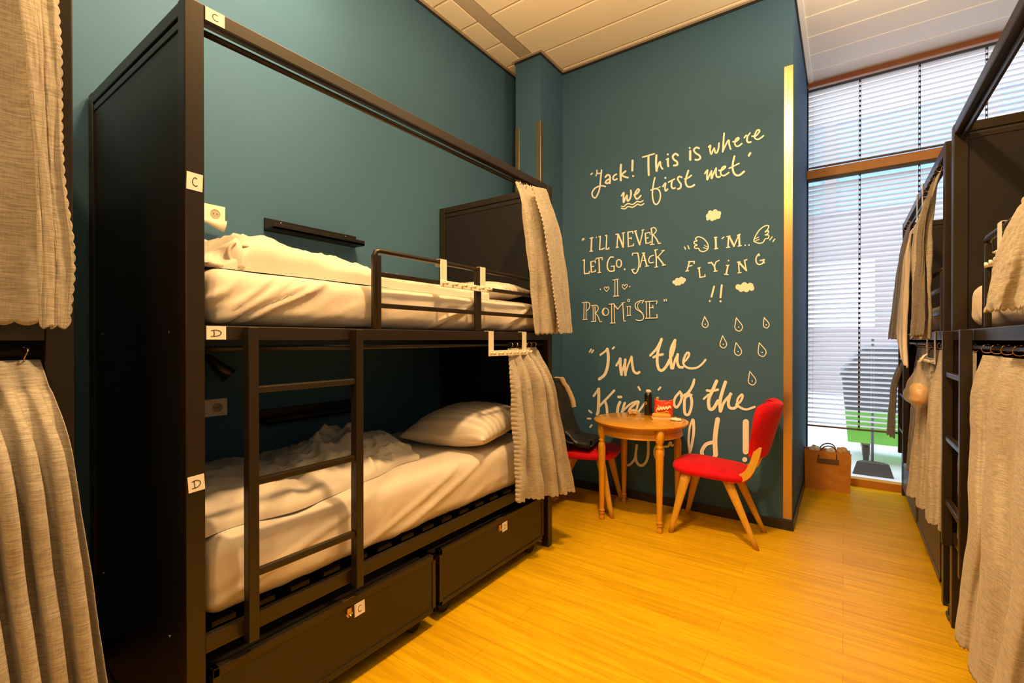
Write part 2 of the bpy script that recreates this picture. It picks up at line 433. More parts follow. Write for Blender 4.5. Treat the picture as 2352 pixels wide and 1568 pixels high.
lettering('lettering', "white capitals reading I'LL NEVER LET GO. JACK I PROMISE with two hearts", [(cC, '''
14 105,310 112,288
14 122,305 130,285
S16 215,285 252,274
S20 235,278 228,460
S16 212,463 246,460
o 300,272 9
S16 338,262 355,256 350,350 345,440 380,435 410,420
S16 425,248 445,242 440,340 435,435 470,430 473,412
S16 570,230 600,226 590,330 585,412
S14 575,412 606,405
S24 600,228 640,320 670,403
S16 672,405 675,300 672,210
S12 655,212 694,205
S18 737,203 740,300 742,395
S15 735,200 802,187 806,215
S14 740,290 785,275 783,295
S15 740,398 812,385 815,360
S12 822,188 858,178
S22 838,185 870,290 900,372
S15 900,375 925,270 945,172
S12 928,172 960,165
S18 978,215 982,290 987,352
S13 975,215 1040,200 1046,228
S13 982,285 1020,275
S13 987,355 1046,345 1048,325
S18 1060,150 1075,260 1070,370
14 1055,150 1100,135 1130,170 1110,212 1080,235
18 1085,235 1130,290 1160,352
S14 1155,357 1192,350
S14 1046,373 1100,367
S16 115,590 136,580 131,680 135,775 200,767 205,742
S18 222,612 227,690 232,750
S14 220,610 284,595 286,622
S14 225,680 264,670
S14 232,755 286,742 288,722
S14 293,578 300,560 382,550 380,582
S18 335,560 340,660 342,755
S14 320,761 362,755
18 535,545 490,550 455,620 455,700 490,740 540,733
S14 505,672 552,667
S16 545,670 548,735
e 612,632 35,54 17
o 692,712 13
S14 798,520 802,493 876,487
18 875,490 890,590 885,690 855,760 820,765 795,722
S14 788,718 830,710
S14 905,682 925,590 955,488
S20 955,488 975,580 1000,666
S12 930,595 985,585
S13 978,672 1024,665
S13 935,490 972,485
16 1090,522 1050,535 1025,580 1040,622 1088,618
S18 1115,445 1130,560 1130,680
S14 1106,450 1146,440
S14 1108,685 1152,678
S14 1235,452 1190,500 1145,550
S20 1150,540 1195,600 1235,655
S14 1213,660 1258,650
S12 1205,457 1242,450
S11 557,865 557,1080
S11 592,860 596,1078
S12 528,862 602,850
S12 538,1086 608,1080
9 440,1020 412,985 415,960 432,958 442,975 455,955 472,960 468,990 440,1022
9 688,990 658,955 660,928 680,928 692,945 708,922 728,930 722,958 688,992
o 355,990 9
o 762,952 9
S10 130,1185 126,1405
S10 160,1180 158,1405
12 103,1178 180,1170 210,1205 195,1260 162,1290
S12 113,1409 172,1404
S10 255,1225 255,1435
S10 281,1225 286,1430
12 233,1216 300,1212 328,1250 310,1295 285,1315
12 285,1310 325,1370 350,1435 376,1435
S12 230,1438 292,1434
e 425,1302 45,52 11
11 407,1265 393,1300 410,1338
S10 511,1195 513,1455
S10 546,1200 550,1450
S11 473,1196 545,1190
S12 495,1459 560,1454
S16 540,1195 570,1235 597,1265
S11 597,1265 635,1215 680,1175
S11 648,1181 694,1174
12 665,1185 672,1300 680,1420 705,1428
S10 731,1230 736,1350
S10 770,1228 766,1350
S10 720,1228 777,1222
S11 723,1356 778,1350
e 748,1145 15,16 10
12 950,1150 900,1150 840,1195 850,1260 920,1310 955,1360 940,1410 890,1422 848,1410
10 905,1165 870,1210 880,1260 930,1310 948,1355
S11 932,1182 957,1140
S10 991,1160 996,1385
S10 1035,1155 1039,1385
S12 976,1162 1142,1150 1132,1192
S12 1037,1250 1085,1236
S11 1082,1212 1086,1254
S12 978,1391 1142,1385 1138,1338
S14 1240,1128 1240,1152
S14 1268,1126 1268,1150
''')])
lettering('lettering', "white spaced capitals reading I'M.. FLYING !! between two small wings", [(cD, '''
15 395,505 430,485 490,505 540,555 562,610 550,655 500,682 450,670 432,640 385,638 380,610 412,595 375,575 378,548 412,540 390,515 395,505
11 510,600 555,622
11 498,630 550,645
15 1170,542 1185,490 1240,400 1310,345 1365,335 1355,385 1320,422 1365,405 1355,445 1320,462 1370,465 1360,505 1320,515 1290,560 1230,570 1170,545
11 1188,512 1235,488
11 1192,538 1240,520
14 245,620 258,652
14 290,603 306,645
14 1415,485 1383,527
14 1450,515 1424,550
S25 660,495 666,640
S15 643,497 677,491
S15 648,646 688,640
15 745,510 770,488
S20 832,482 826,620
S15 810,483 852,475
S15 806,629 847,622
S26 842,482 905,608
S17 905,610 970,460
S24 972,460 979,605
S14 948,466 987,452
S14 956,610 1002,602
o 1055,597 10
o 1105,595 10
S18 310,815 280,935
S16 298,818 377,814 372,842
S15 300,878 347,868
S15 263,943 300,938
S20 440,900 450,1022
S15 423,906 457,894
S15 450,1027 520,1015 517,990
S20 565,835 605,830 645,880 656,940
S15 645,880 665,820 707,800
S15 638,947 682,940
S22 825,870 801,985
S15 803,868 838,864
S15 778,985 828,991
o 832,803 11
S17 965,825 976,965
S15 948,826 987,820
S25 970,825 1070,933
S17 1070,935 1045,800 1077,790
S15 958,967 1000,962
18 1242,738 1235,715 1200,770 1205,830 1240,855 1285,840 1298,800
S17 1253,803 1312,790
S15 1297,788 1310,836
S24 640,1148 605,1285
o 582,1342 13
S26 742,1132 725,1292
o 726,1345 15
''')])
lettering('lettering', "large white brush script reading I'm the King of the World!", [(cE, '''
17 118,237 136,205
17 144,242 161,215
22 240,267 285,235 318,202
33 318,202 330,290 320,400 288,490 228,540
20 378,198 394,182
24 420,387 465,312
32 462,312 465,400 478,488
20 478,488 500,400 525,322
30 520,322 515,410 522,493
20 522,493 550,390 590,290
28 590,290 600,380 615,450 650,475 678,463
26 802,275 870,200 930,92
32 928,92 888,230 880,350 900,430 940,440 985,390 1020,320
28 838,295 880,275 940,262
34 1080,105 1038,200 1030,320 1042,415
26 1078,105 1075,180 1045,280
26 1057,420 1080,330 1110,265
30 1110,262 1105,340 1125,400 1165,408
26 165,730 220,652
34 220,652 222,750 215,900 203,935
26 395,670 330,740 225,850
28 290,780 310,850 318,950
32 460,800 440,850 430,930
S30 444,742 472,742
28 515,810 500,850 478,930
24 490,900 580,820 650,792 672,797
26 655,800 582,862 570,890 622,888
24 670,800 650,870 640,930 600,1040 560,1060
24 650,930 690,880 735,815
22 668,630 686,662
22 895,660 916,634
22 112,895 140,918
22 97,985 128,985
22 125,1080 142,1058
20 105,1155 128,1175
'''), (cF, '''
20 165,545 205,500 218,460 195,457 165,520 170,570 220,600 290,595 340,560 373,520
24 130,822 150,860 135,920 100,970 75,940 85,880 130,825
20 140,862 185,850 235,790 266,708
22 266,708 255,760 215,830 188,872
26 180,850 172,950 180,1030 215,1035 240,960 240,890 215,840 182,880
14 172,885 245,850
20 357,890 400,850
32 478,722 440,810 405,890 405,960 420,988 450,978 490,910
24 387,810 430,815 490,803
32 562,732 530,830 510,920 515,1005
26 520,1000 550,920 615,845
28 610,842 590,920 600,970 640,980 670,960
22 665,942 700,920 725,870 715,850 680,890 675,940 700,970 760,990 838,966
26 258,1092 262,1200 240,1340 222,1400
20 250,1085 222,1170 213,1300 222,1400 240,1440
45 488,1085 470,1200 463,1300 470,1420
36 448,1300 382,1320 345,1370 340,1410 360,1470 420,1480 468,1420
S58 755,1110 755,1388
o 745,1465 24
'''), (cG, '''
36 222,1185 228,1330 250,1440 300,1488
40 298,1485 350,1460 410,1380 432,1280 445,1155
44 428,1300 440,1420 490,1480 550,1480 610,1400 635,1270 635,1085
38 565,1060 640,1062
e 810,1270 74,128 40
34 880,1180 960,1172 985,1115 1008,1115 1012,1160 1060,1150 1092,1115
40 1088,1115 1075,1200 1085,1360
''')])
for discs in ([(590, 165, 32), (655, 155, 36), (705, 172, 30), (690, 212, 36), (640, 215, 48), (572, 213, 42), (553, 250, 18), (612, 248, 28)],
              [(203, 1048, 30), (236, 1060, 28), (152, 1066, 34), (108, 1090, 25), (170, 1098, 36), (215, 1082, 32), (135, 1115, 22)],
              [(1045, 1137, 46), (1122, 1142, 44), (962, 1155, 38), (1000, 1185, 36), (1070, 1182, 42), (1140, 1170, 36), (1030, 1160, 50)]):
    bm = B(); STEP[0] = 0
    for x, y, r in discs: disc(bm, x, y, r, cD)
    obj('cloud', bm, M_LETTER, WM)
for (ax, ay), (bx_, by) in (((365, 110), (373, 215)), ((665, 122), (697, 248)), ((930, 120), (957, 218)), ((535, 292), (545, 408)), ((662, 358), (690, 478)), ((882, 358), (922, 488)), ((793, 630), (825, 758))):
    h = sqrt((bx_ - ax) ** 2 + (by - ay) ** 2); dx, dy = (bx_ - ax) / h, (by - ay) / h; w = h * .27
    P = lambda a, b: (ax + dx * a * h - dy * b * w, ay + dy * a * h + dx * b * w)
    bm = B()
    ribbon(bm, catmull([P(0, 0), P(.3, .5), P(.62, .98), P(.85, .85), P(1, 0), P(.85, -.85), P(.62, -.98), P(.3, -.5), P(0, 0)]), 8.5, cF)
    x, y = P(.70, .0); disc(bm, x, y, 6.5, cF, 8)
    obj('raindrop', bm, M_LETTER, WM)

# ------------------------------------------------------------------ bunk beds
L_B, D_B, H_B = 2.045, 0.95, 2.297
def card(parent, loc, w, h, letter, tilt=0.0):
    """white card with a handwritten letter on the front (local -y) face"""
    x, y, z = loc; c, s = cos(tilt), sin(tilt)
    T = lambda u, v, d=0.0: V((x + (u - w / 2) * c - (v - h / 2) * s, y - d, z + (u - w / 2) * s + (v - h / 2) * c))
    bm = B(); hexa(bm, [T(0, 0), T(w, 0), T(w, h), T(0, h)], [T(0, 0, .0012), T(w, 0, .0012), T(w, h, .0012), T(0, h, .0012)])
    o = obj('letter_card', bm, M_CARD, parent); bm = B()
    q = lambda a, b: T(a * w, b * h, .002)
    if letter == 'C':
        strokes(bm, '0.045 0.62,0.70 0.50,0.74 0.40,0.62 0.36,0.46 0.42,0.32 0.54,0.26 0.66,0.30', q)
    else:
        strokes(bm, '0.045 0.36,0.68 0.38,0.45 0.37,0.24\n0.045 0.24,0.66 0.50,0.70 0.72,0.58 0.70,0.38 0.52,0.26 0.22,0.24', q)
    obj('letter', bm, M_INK, o); o['label'] = 'small white card with a handwritten ' + letter
    return o

def bunk(label, loc, rz, ladder_x, guard, cards=False, mid=True):
    r = tag(empty('bunk_bed', loc, rz), label, 'bunk bed', 'black metal bunk beds')
    for x in (0, L_B - .05):
        for y in (0, D_B - .05):
            bx('post', (x, x + .05, y, y + .05, 0, H_B), M_METAL, r)
    for k, x in enumerate((0.008, L_B - .042)):
        bm = B(); box(bm, x, x + .034, .05, D_B - .05, .06, 2.255)
        p = obj('end_panel', bm, M_PANEL, r, .002)
        bx('panel_frame', (x - .006, x + .040, .05, D_B - .05, 2.255, H_B), M_METAL, p)
        bx('panel_frame', (x - .004, x + .038, .05, D_B - .05, 2.222, 2.246), M_METAL, p)
        bx('panel_frame', (x - .004, x + .038, .05, D_B - .05, .03, .06), M_METAL, p)
        if cards and k == 0:
            for yy in (.152, .81):
                for zz in (.413, 1.34):
                    bm = B(); tube(bm, [(x + .001, yy, zz), (x - .0015, yy, zz), (x - .0025, yy, zz)], [.006, .006, .003], 12)
                    obj('bolt', bm, M_STEEL, p)
    bx('top_rail', (.05, L_B - .05, 0.002, .042, 2.253, H_B), M_METAL, r)
    for z0, z1 in ((1.317, 1.361), (.394, .444)):
        bx('bed_rail', (.05, L_B - .05, 0.002, .028, z0, z1), M_METAL, r)
        bx('bed_rail', (.05, L_B - .05, D_B - .03, D_B - .002, z0, z1), M_METAL, r)
        bm = B()
        for k in range(15): box(bm, .1 + k * .128, .17 + k * .128, .085, D_B - .03, z1 - .026, z1 - .010)
        if z0 > 1: box(bm, .05, L_B - .05, .03, D_B - .03, z1 - .03, z1 - .022)
        obj('bed_slats', bm, M_PANEL, r)
    for z in (2.231, 1.290):
        bm = B(); tube(bm, [(.045, .032, z), (L_B - .045, .032, z)], .0095, 12)
        obj('curtain_rod', bm, M_METAL, r, 0, True)
    # ladder hooked on the front
    la = empty('ladder', (0, 0, 0)); la.parent = r
    for x in (ladder_x, ladder_x + .388):
        bx('side_rail', (x, x + .032, -.037, -.001, .383, 1.358), M_METAL, la)
    for z in (1.163, .874, .588):
        bx('rung', (ladder_x + .03, ladder_x + .39, -.030, -.006, z - .012, z + .010), M_METAL, la, .004)
    # guard rail
    g0, g1, gm = guard
    g = empty('guard_rail', (0, 0, 0)); g.parent = r
    bm = B(); tube(bm, [(g0 + .012, .012, 1.361), (g0 + .012, .012, 1.655), (g0 + .018, .012, 1.672), (g0 + .034, .012, 1.678), (g1, .012, 1.678)], .0115, 8)
    obj('guard_frame', bm, M_METAL, g, 0, True)
    bx('guard_post', (g0, g0 + .04, .003, .021, 1.362, 1.66), M_METAL, g)
    for x in (gm, g1 - .04): bx('guard_post', (x, x + .042, .003, .021, 1.362, 1.67), M_METAL, g)
    for z in (1.585, 1.458): bx('guard_bar', (g0 + .03, g1 - .02, .005, .019, z - .011, z + .009), M_METAL, g)
    if cards:
        card(r, (.0795, .0015, 2.2755), .052, .039, 'C'); card(r, (.024, 0, 1.773), .041, .05, 'C', -.03)
        card(r, (.0805, .0015, 1.3395), .053, .040, 'D'); card(r, (.026, 0, .904), .042, .046, 'D', .07)
    return r

LB = bunk('black metal bunk bed against the blue wall, with letter cards on its posts', (-1.523, .54, 0), pi / 2, .155, (.653, 1.93, 1.29), True)
NB = bunk('dark bunk bed at the left edge, hung with grey linen curtains', (-1.523, .305 - L_B, 0), pi / 2, .155, (.653, 1.93, 1.29))
R1 = bunk('nearer dark bunk bed on the right with a broad linen curtain', (.405, 2.945, 0), -pi / 2, .045, (.585, 1.95, 1.25))
R2 = bunk('farther dark bunk bed on the right, next to the window', (.405, 5.165, 0), -pi / 2, .155, (.653, 1.93, 1.29))

# ------------------------------------------------------------------ drawers under the beds
def drawer(parent_loc, rz, x0, w, label, letter=None, out=0.0, lock=True):
    r = tag(empty('storage_drawer', parent_loc, rz), label, 'drawer', 'under-bed storage drawers')
    z0, z1 = .075, .338
    bm = B(); box(bm, x0 + .015, x0 + w - .015, .03 - out, .85, z0 + .01, z1 - .035); obj('drawer_box', bm, M_PANEL, r, .003)
    bm = B(); box(bm, x0 + .02, x0 + w - .02, .004 - out, .022 - out, z0 + .02, z1 - .024); fp = obj('front_panel', bm, M_PANEL, r, .002)
    bm = B()
    box(bm, x0, x0 + w, -.0 - out, .03 - out, z1 - .027, z1); box(bm, x0, x0 + w, -.0 - out, .03 - out, z0, z0 + .022)
    box(bm, x0, x0 + .02, -.0 - out, .03 - out, z0, z1); box(bm, x0 + w - .02, x0 + w, -.0 - out, .03 - out, z0, z1)
    obj('front_frame', bm, M_METAL, fp, .0025)
    for cx in (x0 + .08, x0 + w - .08):
        bm = B(); tube(bm, [(cx, .05, .0375), (cx, .075, .0375)], .037, 16); tube(bm, [(cx, .6, .0375), (cx, .625, .0375)], .037, 16)
        obj('caster', bm, M_RUBBER, r, 0, True)
    if lock:
        lx = x0 + w * .5
        bm = B(); box(bm, lx - .006, lx + .012, -.003 - out, .004 - out, .272, .305); box(bm, lx - .012, lx + .016, -.005 - out, .004 - out, .28, .288)
        tube(bm, [(lx + .003, -.004 - out, .283), (lx + .003, -.011 - out, .28), (lx + .003, -.004 - out, .274)], .0025, 8)
        box(bm, lx - .02, lx + .03, .002 - out, .02 - out, .338, .3395)
        obj('hasp_lock', bm, M_BRASS, r, .001)
    if letter: card(r, (x0 + w * .5 + .052, .003 - out, .281), .047, .05, letter, .04)
    return r
drawer((-1.523, .54, 0), pi / 2, .067, .925, 'open-topped black drawer marked C under the lower bed on the left', 'C', .004)
drawer((-1.523, .54, 0), pi / 2, 1.027, .925, 'black drawer marked D at the far end under the lower bed on the left', 'D', -.006)
drawer((.405, 2.945, 0), -pi / 2, 1.05, .925, 'black drawer behind the hem of the broad linen curtain, bottom right', None, .0, False)
drawer((.405, 5.165, 0), -pi / 2, .067, .925, 'dark drawer under the far right bunk, nearest the window', None, .0, False)
drawer((.405, 5.165, 0), -pi / 2, 1.027, .925, 'dark drawer under the far right bunk, below the hanging curtains', None, .0, False)

# ------------------------------------------------------------------ cloth helpers
def fbm(x, y, z=0.0, o=4):
    v = 0; a = 1; t = 0
    for k in range(o):
        v += a * noise.noise(V((x, y, z))); t += a; a *= .5; x *= 2.03; y *= 2.03; z *= 2.03
    return v / t
def ridge(x, y, z=0.0, o=3):
    """soft crease pattern, 0..1"""
    v = 0; a = 1; t = 0
    for k in range(o):
        v += a * (1 - abs(noise.noise(V((x, y, z))) * 1.6)) ** 2; t += a; a *= .5; x *= 2.1; y *= 2.1
    return v / t
def sstep(a, b, x):
    t = max(0, min(1, (x - a) / (b - a))); return t * t * (3 - 2 * t)
def gau(x, s): return exp(-(x / s) ** 2)

def pad(bm, dims, r, disp, n=(24, 60, 8)):
    """rounded slab (mattress, cushion) with a displacement along its normal"""
    x0, x1, y0, y1, z0, z1 = dims; idx = {}
    def vert(i, j, k):
        key = (i, j, k)
        if key not in idx:
            p = V((x0 + (x1 - x0) * i / n[0], y0 + (y1 - y0) * j / n[1], z0 + (z1 - z0) * k / n[2]))
            c = V((min(max(p.x, x0 + r), x1 - r), min(max(p.y, y0 + r), y1 - r), min(max(p.z, z0 + r), z1 - r)))
            d = p - c
            if d.length > 1e-9:
                # cube corner -> rounded corner
                nn = d.normalized(); p = c + nn * r if d.length > 0 else p
            else: nn = V((0, 0, 1))
            idx[key] = bm.verts.new(p + nn * disp(p, nn))
        return idx[key]
    for i in range(n[0]):
        for j in range(n[1]):
            for k in (0, n[2]): bm.faces.new((vert(i, j, k), vert(i + 1, j, k), vert(i + 1, j + 1, k), vert(i, j + 1, k)))
    for i in range(n[0]):
        for k in range(n[2]):
            for j in (0, n[1]): bm.faces.new((vert(i, j, k), vert(i + 1, j, k), vert(i + 1, j, k + 1), vert(i, j, k + 1)))
    for j in range(n[1]):
        for k in range(n[2]):
            for i in (0, n[0]): bm.faces.new((vert(i, j, k), vert(i, j + 1, k), vert(i, j + 1, k + 1), vert(i, j, k + 1)))

def mattress(label, dims, seed, front, diag=None):
    """front = +1 / -1: the side (x) that faces the room"""
    x0, x1, y0, y1, z0, z1 = dims; xf = x1 if front > 0 else x0
    def disp(p, nn):
        d = .005 * fbm(p.x * 3, p.y * 3, seed) + .004 * (ridge(p.x * 5 + seed, p.y * 2.2, p.z * 5) - .4)
        if abs(nn.x) > .5 and nn.x * front > 0:      # pulled sheet on the front: slanting creases
            hh = (p.z - z0) / (z1 - z0)
            d += .011 * (ridge((p.y * 1.0 - hh * .35) * 3.6 + seed, hh * 1.1, seed, 3) - .45) * (1.2 - hh)
            d += .012 * sin(pi * hh) ** .7
            if diag:
                for yc, k, a, s in diag:
                    q = (p.z - z1) - k * (p.y - yc)
                    d += a * gau(q, s) * sstep(yc + .02, yc - .10, p.y) * sstep(.0, .18, hh)
        return d
    bm = B(); pad(bm, dims, min(.055, (z1 - z0) * .45), disp, (22, 150, 18))
    return tag(obj('mattress', bm, M_SHEET, None, 0, True), label, 'mattress', 'mattresses in white sheets')

def curtain(label, rows, nf, amp, nrm, seed=0, ns=0, sc=.007, side=(0, 0), m=None, nu=None, nv=60, group='grey linen bunk curtains', rings=0, ringz=None, parts=None, cat='curtain', name='curtain', frill=0.0, pinch=0.15, hemcurl=0.0, omega=-.075):
    """rows: [(t, left point, right point)] from heading (t=0) to hem (t=1); nf folds of depth amp along nrm; ns scallops on the hem"""
    nrm = V(nrm).normalized(); nu = nu or max(60, nf * 14, ns * 8)
    def ends(t):
        for a, b in zip(rows[:-1], rows[1:]):
            if t <= b[0] or b is rows[-1]:
                q = max(0, min(1, (t - a[0]) / (b[0] - a[0])))
                return V(a[1]).lerp(V(b[1]), q), V(a[2]).lerp(V(b[2]), q)
    def smooth_ends(t):
        l = V(); r = V()
        for k in (-2, -1, 0, 1, 2):
            a, b = ends(max(0, min(1, t + k * .03))); l += a; r += b
        return l / 5, r / 5
    def f(u, t):
        l, r = smooth_ends(t) if .07 < t < .93 else ends(t)
        dr = (r - l)
        ph = nf * u + .35 * noise.noise(V((u * 3 + seed, t * 1.3, seed)))
        a = amp * (pinch + (1 - pinch) * sstep(0, .28, t)) * (.75 + .5 * noise.noise(V((u * nf * .7, t * .8, seed + 5))))
        w = sin(2 * pi * ph); w = w * (1.25 - .25 * w * w)
        p = l + dr * u + nrm * (a * w + .35 * amp * noise.noise(V((u * 6, t * 5, seed + 2))))
        p += dr * (omega / max(nf, 1) * sin(4 * pi * ph) * sstep(0, .3, t))
        p += nrm * (.0022 * noise.noise(V((u * 25, t * 18, seed))))
        if ns and t > .94:
            k = sstep(.94, 1, t); p.z -= sc * k * abs(sin(pi * ns * u)) ** .8
            p += nrm * hemcurl * k * sin(2 * pi * ns * u * .25)
        if frill and t < .05: p.z += frill * sstep(.05, 0, t) * abs(sin(pi * ns * u))
        L = (V(rows[-1][1]) - V(rows[0][1])).length; n2 = max(4, int(L / .024)); dn = dr.normalized()
        if side[0] and u < .06: p -= dn * sc * side[0] * sstep(.06, 0, u) * abs(sin(pi * n2 * t))
        if side[1] and u > .94: p += dn * sc * side[1] * sstep(.94, 1, u) * abs(sin(pi * n2 * t))
        return p
    L = (V(rows[-1][1]) - V(rows[0][1])).length
    if side != (0, 0): nv = max(nv, int(L / .024) * 6)
    bm = B(); grid(bm, f, nu, nv)
    o = tag(obj(name, bm, m or M_LINEN, None, 0, True, .0016), label, cat, group)
    l, r = V(rows[0][1]), V(rows[0][2])
    for k in range(rings):
        c = l.lerp(r, (k + .5) / rings)
        bm = B(); tube(bm, [(c.x + .016 * sin(a), c.y + .003 * sin(a * 2), ringz + .016 * cos(a) - .004) for a in [2 * pi * q / 16 for q in range(17)]], .0014, 6)
        q = obj('curtain_ring', bm, M_BRASS, o, 0, True)
    return o

# ------------------------------------------------------------------ bedding on the left bunk
mattress('mattress in a creased white sheet on the upper left bunk', (-2.43, -1.578, .612, 2.52, 1.366, 1.545), 3.1, 1,
         [(1.06, .47, .018, .010), (1.00, .47, .012, .010), (.92, .62, .013, .010), (.84, .8, .014, .011), (.74, .95, .014, .012), (1.95, .42, .013, .010), (2.45, .5, .013, .011)])
mattress('mattress in a smooth white sheet on the lower left bunk', (-2.43, -1.572, .612, 2.52, .455, .705), 8.4, 1,
         [(2.0, .35, .009, .012), (1.8, .35, .008, .010), (1.3, .3, .007, .010)])

def upper_duvet():
    y0, y1 = .63, 2.10
    def f(u, v):
        y = y0 + (y1 - y0) * u
        hgt = .150 * sstep(.0, .13, u) * (1 - .50 * sstep(.10, .55, u)) * (1 - .22 * sstep(.55, 1, u)) + .012
        xa, xb = -1.625 - .03 * sstep(.2, 1, u), -2.40
        a = pi * v
        prof = max(0, sin(a)) ** .42
        x = xa + (xb - xa) * (.5 - .5 * cos(a))
        z = 1.548 + hgt * prof
        wr = (.034 * (ridge(x * 4.5 + 2, y * 3.2 + x * 2, 1.7) - .45) + .014 * fbm(x * 5, y * 4, 4.2) + .022 * (ridge(x * 9 + y * 3, y * 6, 3, 2) - .45)) * prof
        x += .012 * fbm(y * 6, v * 3, 9.1) * prof
        return V((x, y - .02 * sin(a) * (1 - u), z + wr))
    bm = B(); vs = grid(bm, f, 110, 48)
    # rolled end: a spiral fold of cloth seen at the near end
    bm.faces.new([vs[j][0] for j in range(len(vs))])
    o = obj('duvet', bm, M_SHEET, None, 0, True)
    bm = B()
    def roll(u, v):
        a = v * 4.2 * pi; r = .056 - .011 * v * 4.2 / 2 * 1.6
        return V((-1.635 - .10 * u - .020 * v, .760 + r * 1.05 * cos(a + 2.2) + .02 * u, 1.600 + r * .92 * sin(a + 2.2) + .006 * fbm(u * 4, v * 9, 3)))
    grid(bm, roll, 8, 90)
    obj('rolled_edge', bm, M_SHEET, o, 0, True, .010)
    bm = B()
    def flap(u, v):
        y = .625 + .12 * u
        return V((-1.625 - .05 * v + .012 * sin(u * 7 + v * 3), y, 1.550 + (.02 + .085 * u) * sin(pi * v * .5) + .008 * ridge(u * 3, v * 3, 2)))
    grid(bm, flap, 16, 16); obj('loose_corner', bm, M_SHEET, o, 0, True, .008)
    return tag(o, 'white duvet rolled into a long mound on the upper left bunk', 'duvet', 'white duvets')
upper_duvet()

def pillow(label, loc, dims, rot, seed, stripes=False):
    lx, ly, lz = dims
    def f(u, v, s):
        a, b = 2 * u - 1, 2 * v - 1
        e = max(0, (1 - abs(a) ** 2.6)) ** .55 * max(0, (1 - abs(b) ** 2.6)) ** .55
        px = lx * .5 * a * (1 - .07 * (1 - abs(b) ** 2) * abs(a)); py = ly * .5 * b * (1 - .07 * (1 - abs(a) ** 2) * abs(b))
        wr = .016 * (ridge(a * 2.2 + seed, b * 2.2) - .4) * (1 - e * .5) + .004 * fbm(a * 3, b * 3, seed)
        return V((px, py, (s if s > 0 else -.72) * (lz * .5 * e + wr * e)))
    bm = B(); n = 40
    t = grid(bm, lambda u, v: f(u, v, 1), n, n); b = grid(bm, lambda u, v: f(u, v, -1), n, n)
    bmesh.ops.remove_doubles(bm, verts=bm.verts, dist=1e-5)
    o = obj('pillow', bm, M_PILLOW if stripes else M_SHEET, None, 0, True)
    o.location = loc; o.rotation_euler = rot
    return tag(o, label, 'pillow', 'white bed pillows')
def stripe_mat():
    m = M_SHEET.copy(); m.name = 'satin_stripe_linen'; nt = m.node_tree; N = nt.nodes; L = nt.links; b = N['Principled BSDF']
    tc = N.new('ShaderNodeTexCoord'); wv = N.new('ShaderNodeTexWave'); wv.bands_direction = 'Y'; wv.inputs['Scale'].default_value = 6
    wv.inputs['Distortion'].default_value = .4
    L.new(tc.outputs['Object'], wv.inputs['Vector'])
    cr = N.new('ShaderNodeValToRGB'); cr.color_ramp.elements[0].position = .44; cr.color_ramp.elements[1].position = .56
    cr.color_ramp.elements[0].color = (.56, .50, .43, 1); cr.color_ramp.elements[1].color = (.68, .61, .53, 1)
    L.new(wv.outputs['Fac'], cr.inputs[0]); L.new(cr.outputs[0], b.inputs['Base Color'])
    return m
M_PILLOW = stripe_mat()
pillow('plump striped white pillow on the lower left bunk', (-1.845, 2.13, .802), (.57, .60, .25), (radians(5), radians(-3), radians(9)), 2.0, True)
pillow('flattened white pillow at the far end of the upper left bunk, behind the guard rail', (-1.95, 2.33, 1.612), (.66, .38, .15), (radians(3), 0, radians(3)), 6.0, True)

def lower_duvet():
    y0, y1 = .61, 1.66
    def f(u, v):
        y = y0 + (y1 - y0) * u
        xf = -1.60 - .16 * sstep(.25, 1, u) - .03 * noise.noise(V((u * 5, 1, 4))); xb = -2.41 + .10 * sstep(.55, 1.0, u)
        x = xf + (xb - xf) * v
        yy = y + (.09 * sin(v * pi) * u) + .05 * u * noise.noise(V((v * 4, 2, 8)))
        edge = min(1, 7 * min(v, 1 - v)) ** .5 * min(1, 6 * (1 - u) + .12) ** .5
        h = .014 + (.045 + .05 * sstep(.45, .85, u) * sstep(.0, .5, v) + .03 * fbm(x * 3, yy * 3, 2.2)) * edge
        wx, wy = x + .10 * fbm(x * 4, yy * 4, 6), yy + .10 * fbm(x * 4, yy * 4, 12)
        k = .35 + .65 * sstep(.25, .75, u)
        h += edge * k * (.085 * (ridge(wx * 3.6, wy * 5.0, 3.3, 3) - .42) + .030 * (ridge(wx * 8 + 3, wy * 7, 7, 2) - .45))
        h += .012 * edge * gau((x - xf) + .14 - .05 * u, .03)
        return V((x, yy, .712 + max(.004, h)))
    bm = B(); vs = grid(bm, f, 110, 80)
    rim = [vs[0][i] for i in range(len(vs[0]))] + [vs[j][-1] for j in range(1, len(vs))] + [vs[-1][i] for i in range(len(vs[0]) - 2, -1, -1)] + [vs[j][0] for j in range(len(vs) - 2, 0, -1)]
    lo = [bm.verts.new((p.co.x, p.co.y, .7075)) for p in rim]
    for i in range(len(rim)): bm.faces.new((rim[i], rim[(i + 1) % len(rim)], lo[(i + 1) % len(rim)], lo[i]))
    return tag(obj('duvet', bm, M_SHEET, None, 0, True), 'crumpled white duvet on the lower left bunk', 'duvet', 'white duvets')
lower_duvet()

# right-hand bedding
mattress('rounded end of a white mattress on the nearer right bunk', (.462, 1.28, .98, 2.845, 1.366, 1.56), 5.2, -1)
mattress('white mattress on the upper farther right bunk', (.462, 1.28, 3.20, 5.08, 1.366, 1.53), 6.2, -1)
pillow('white pillow lying behind the guard rail of the nearer right bunk', (.80, 2.54, 1.635), (.60, .44, .14), (radians(4), radians(6), .05), 4.0)

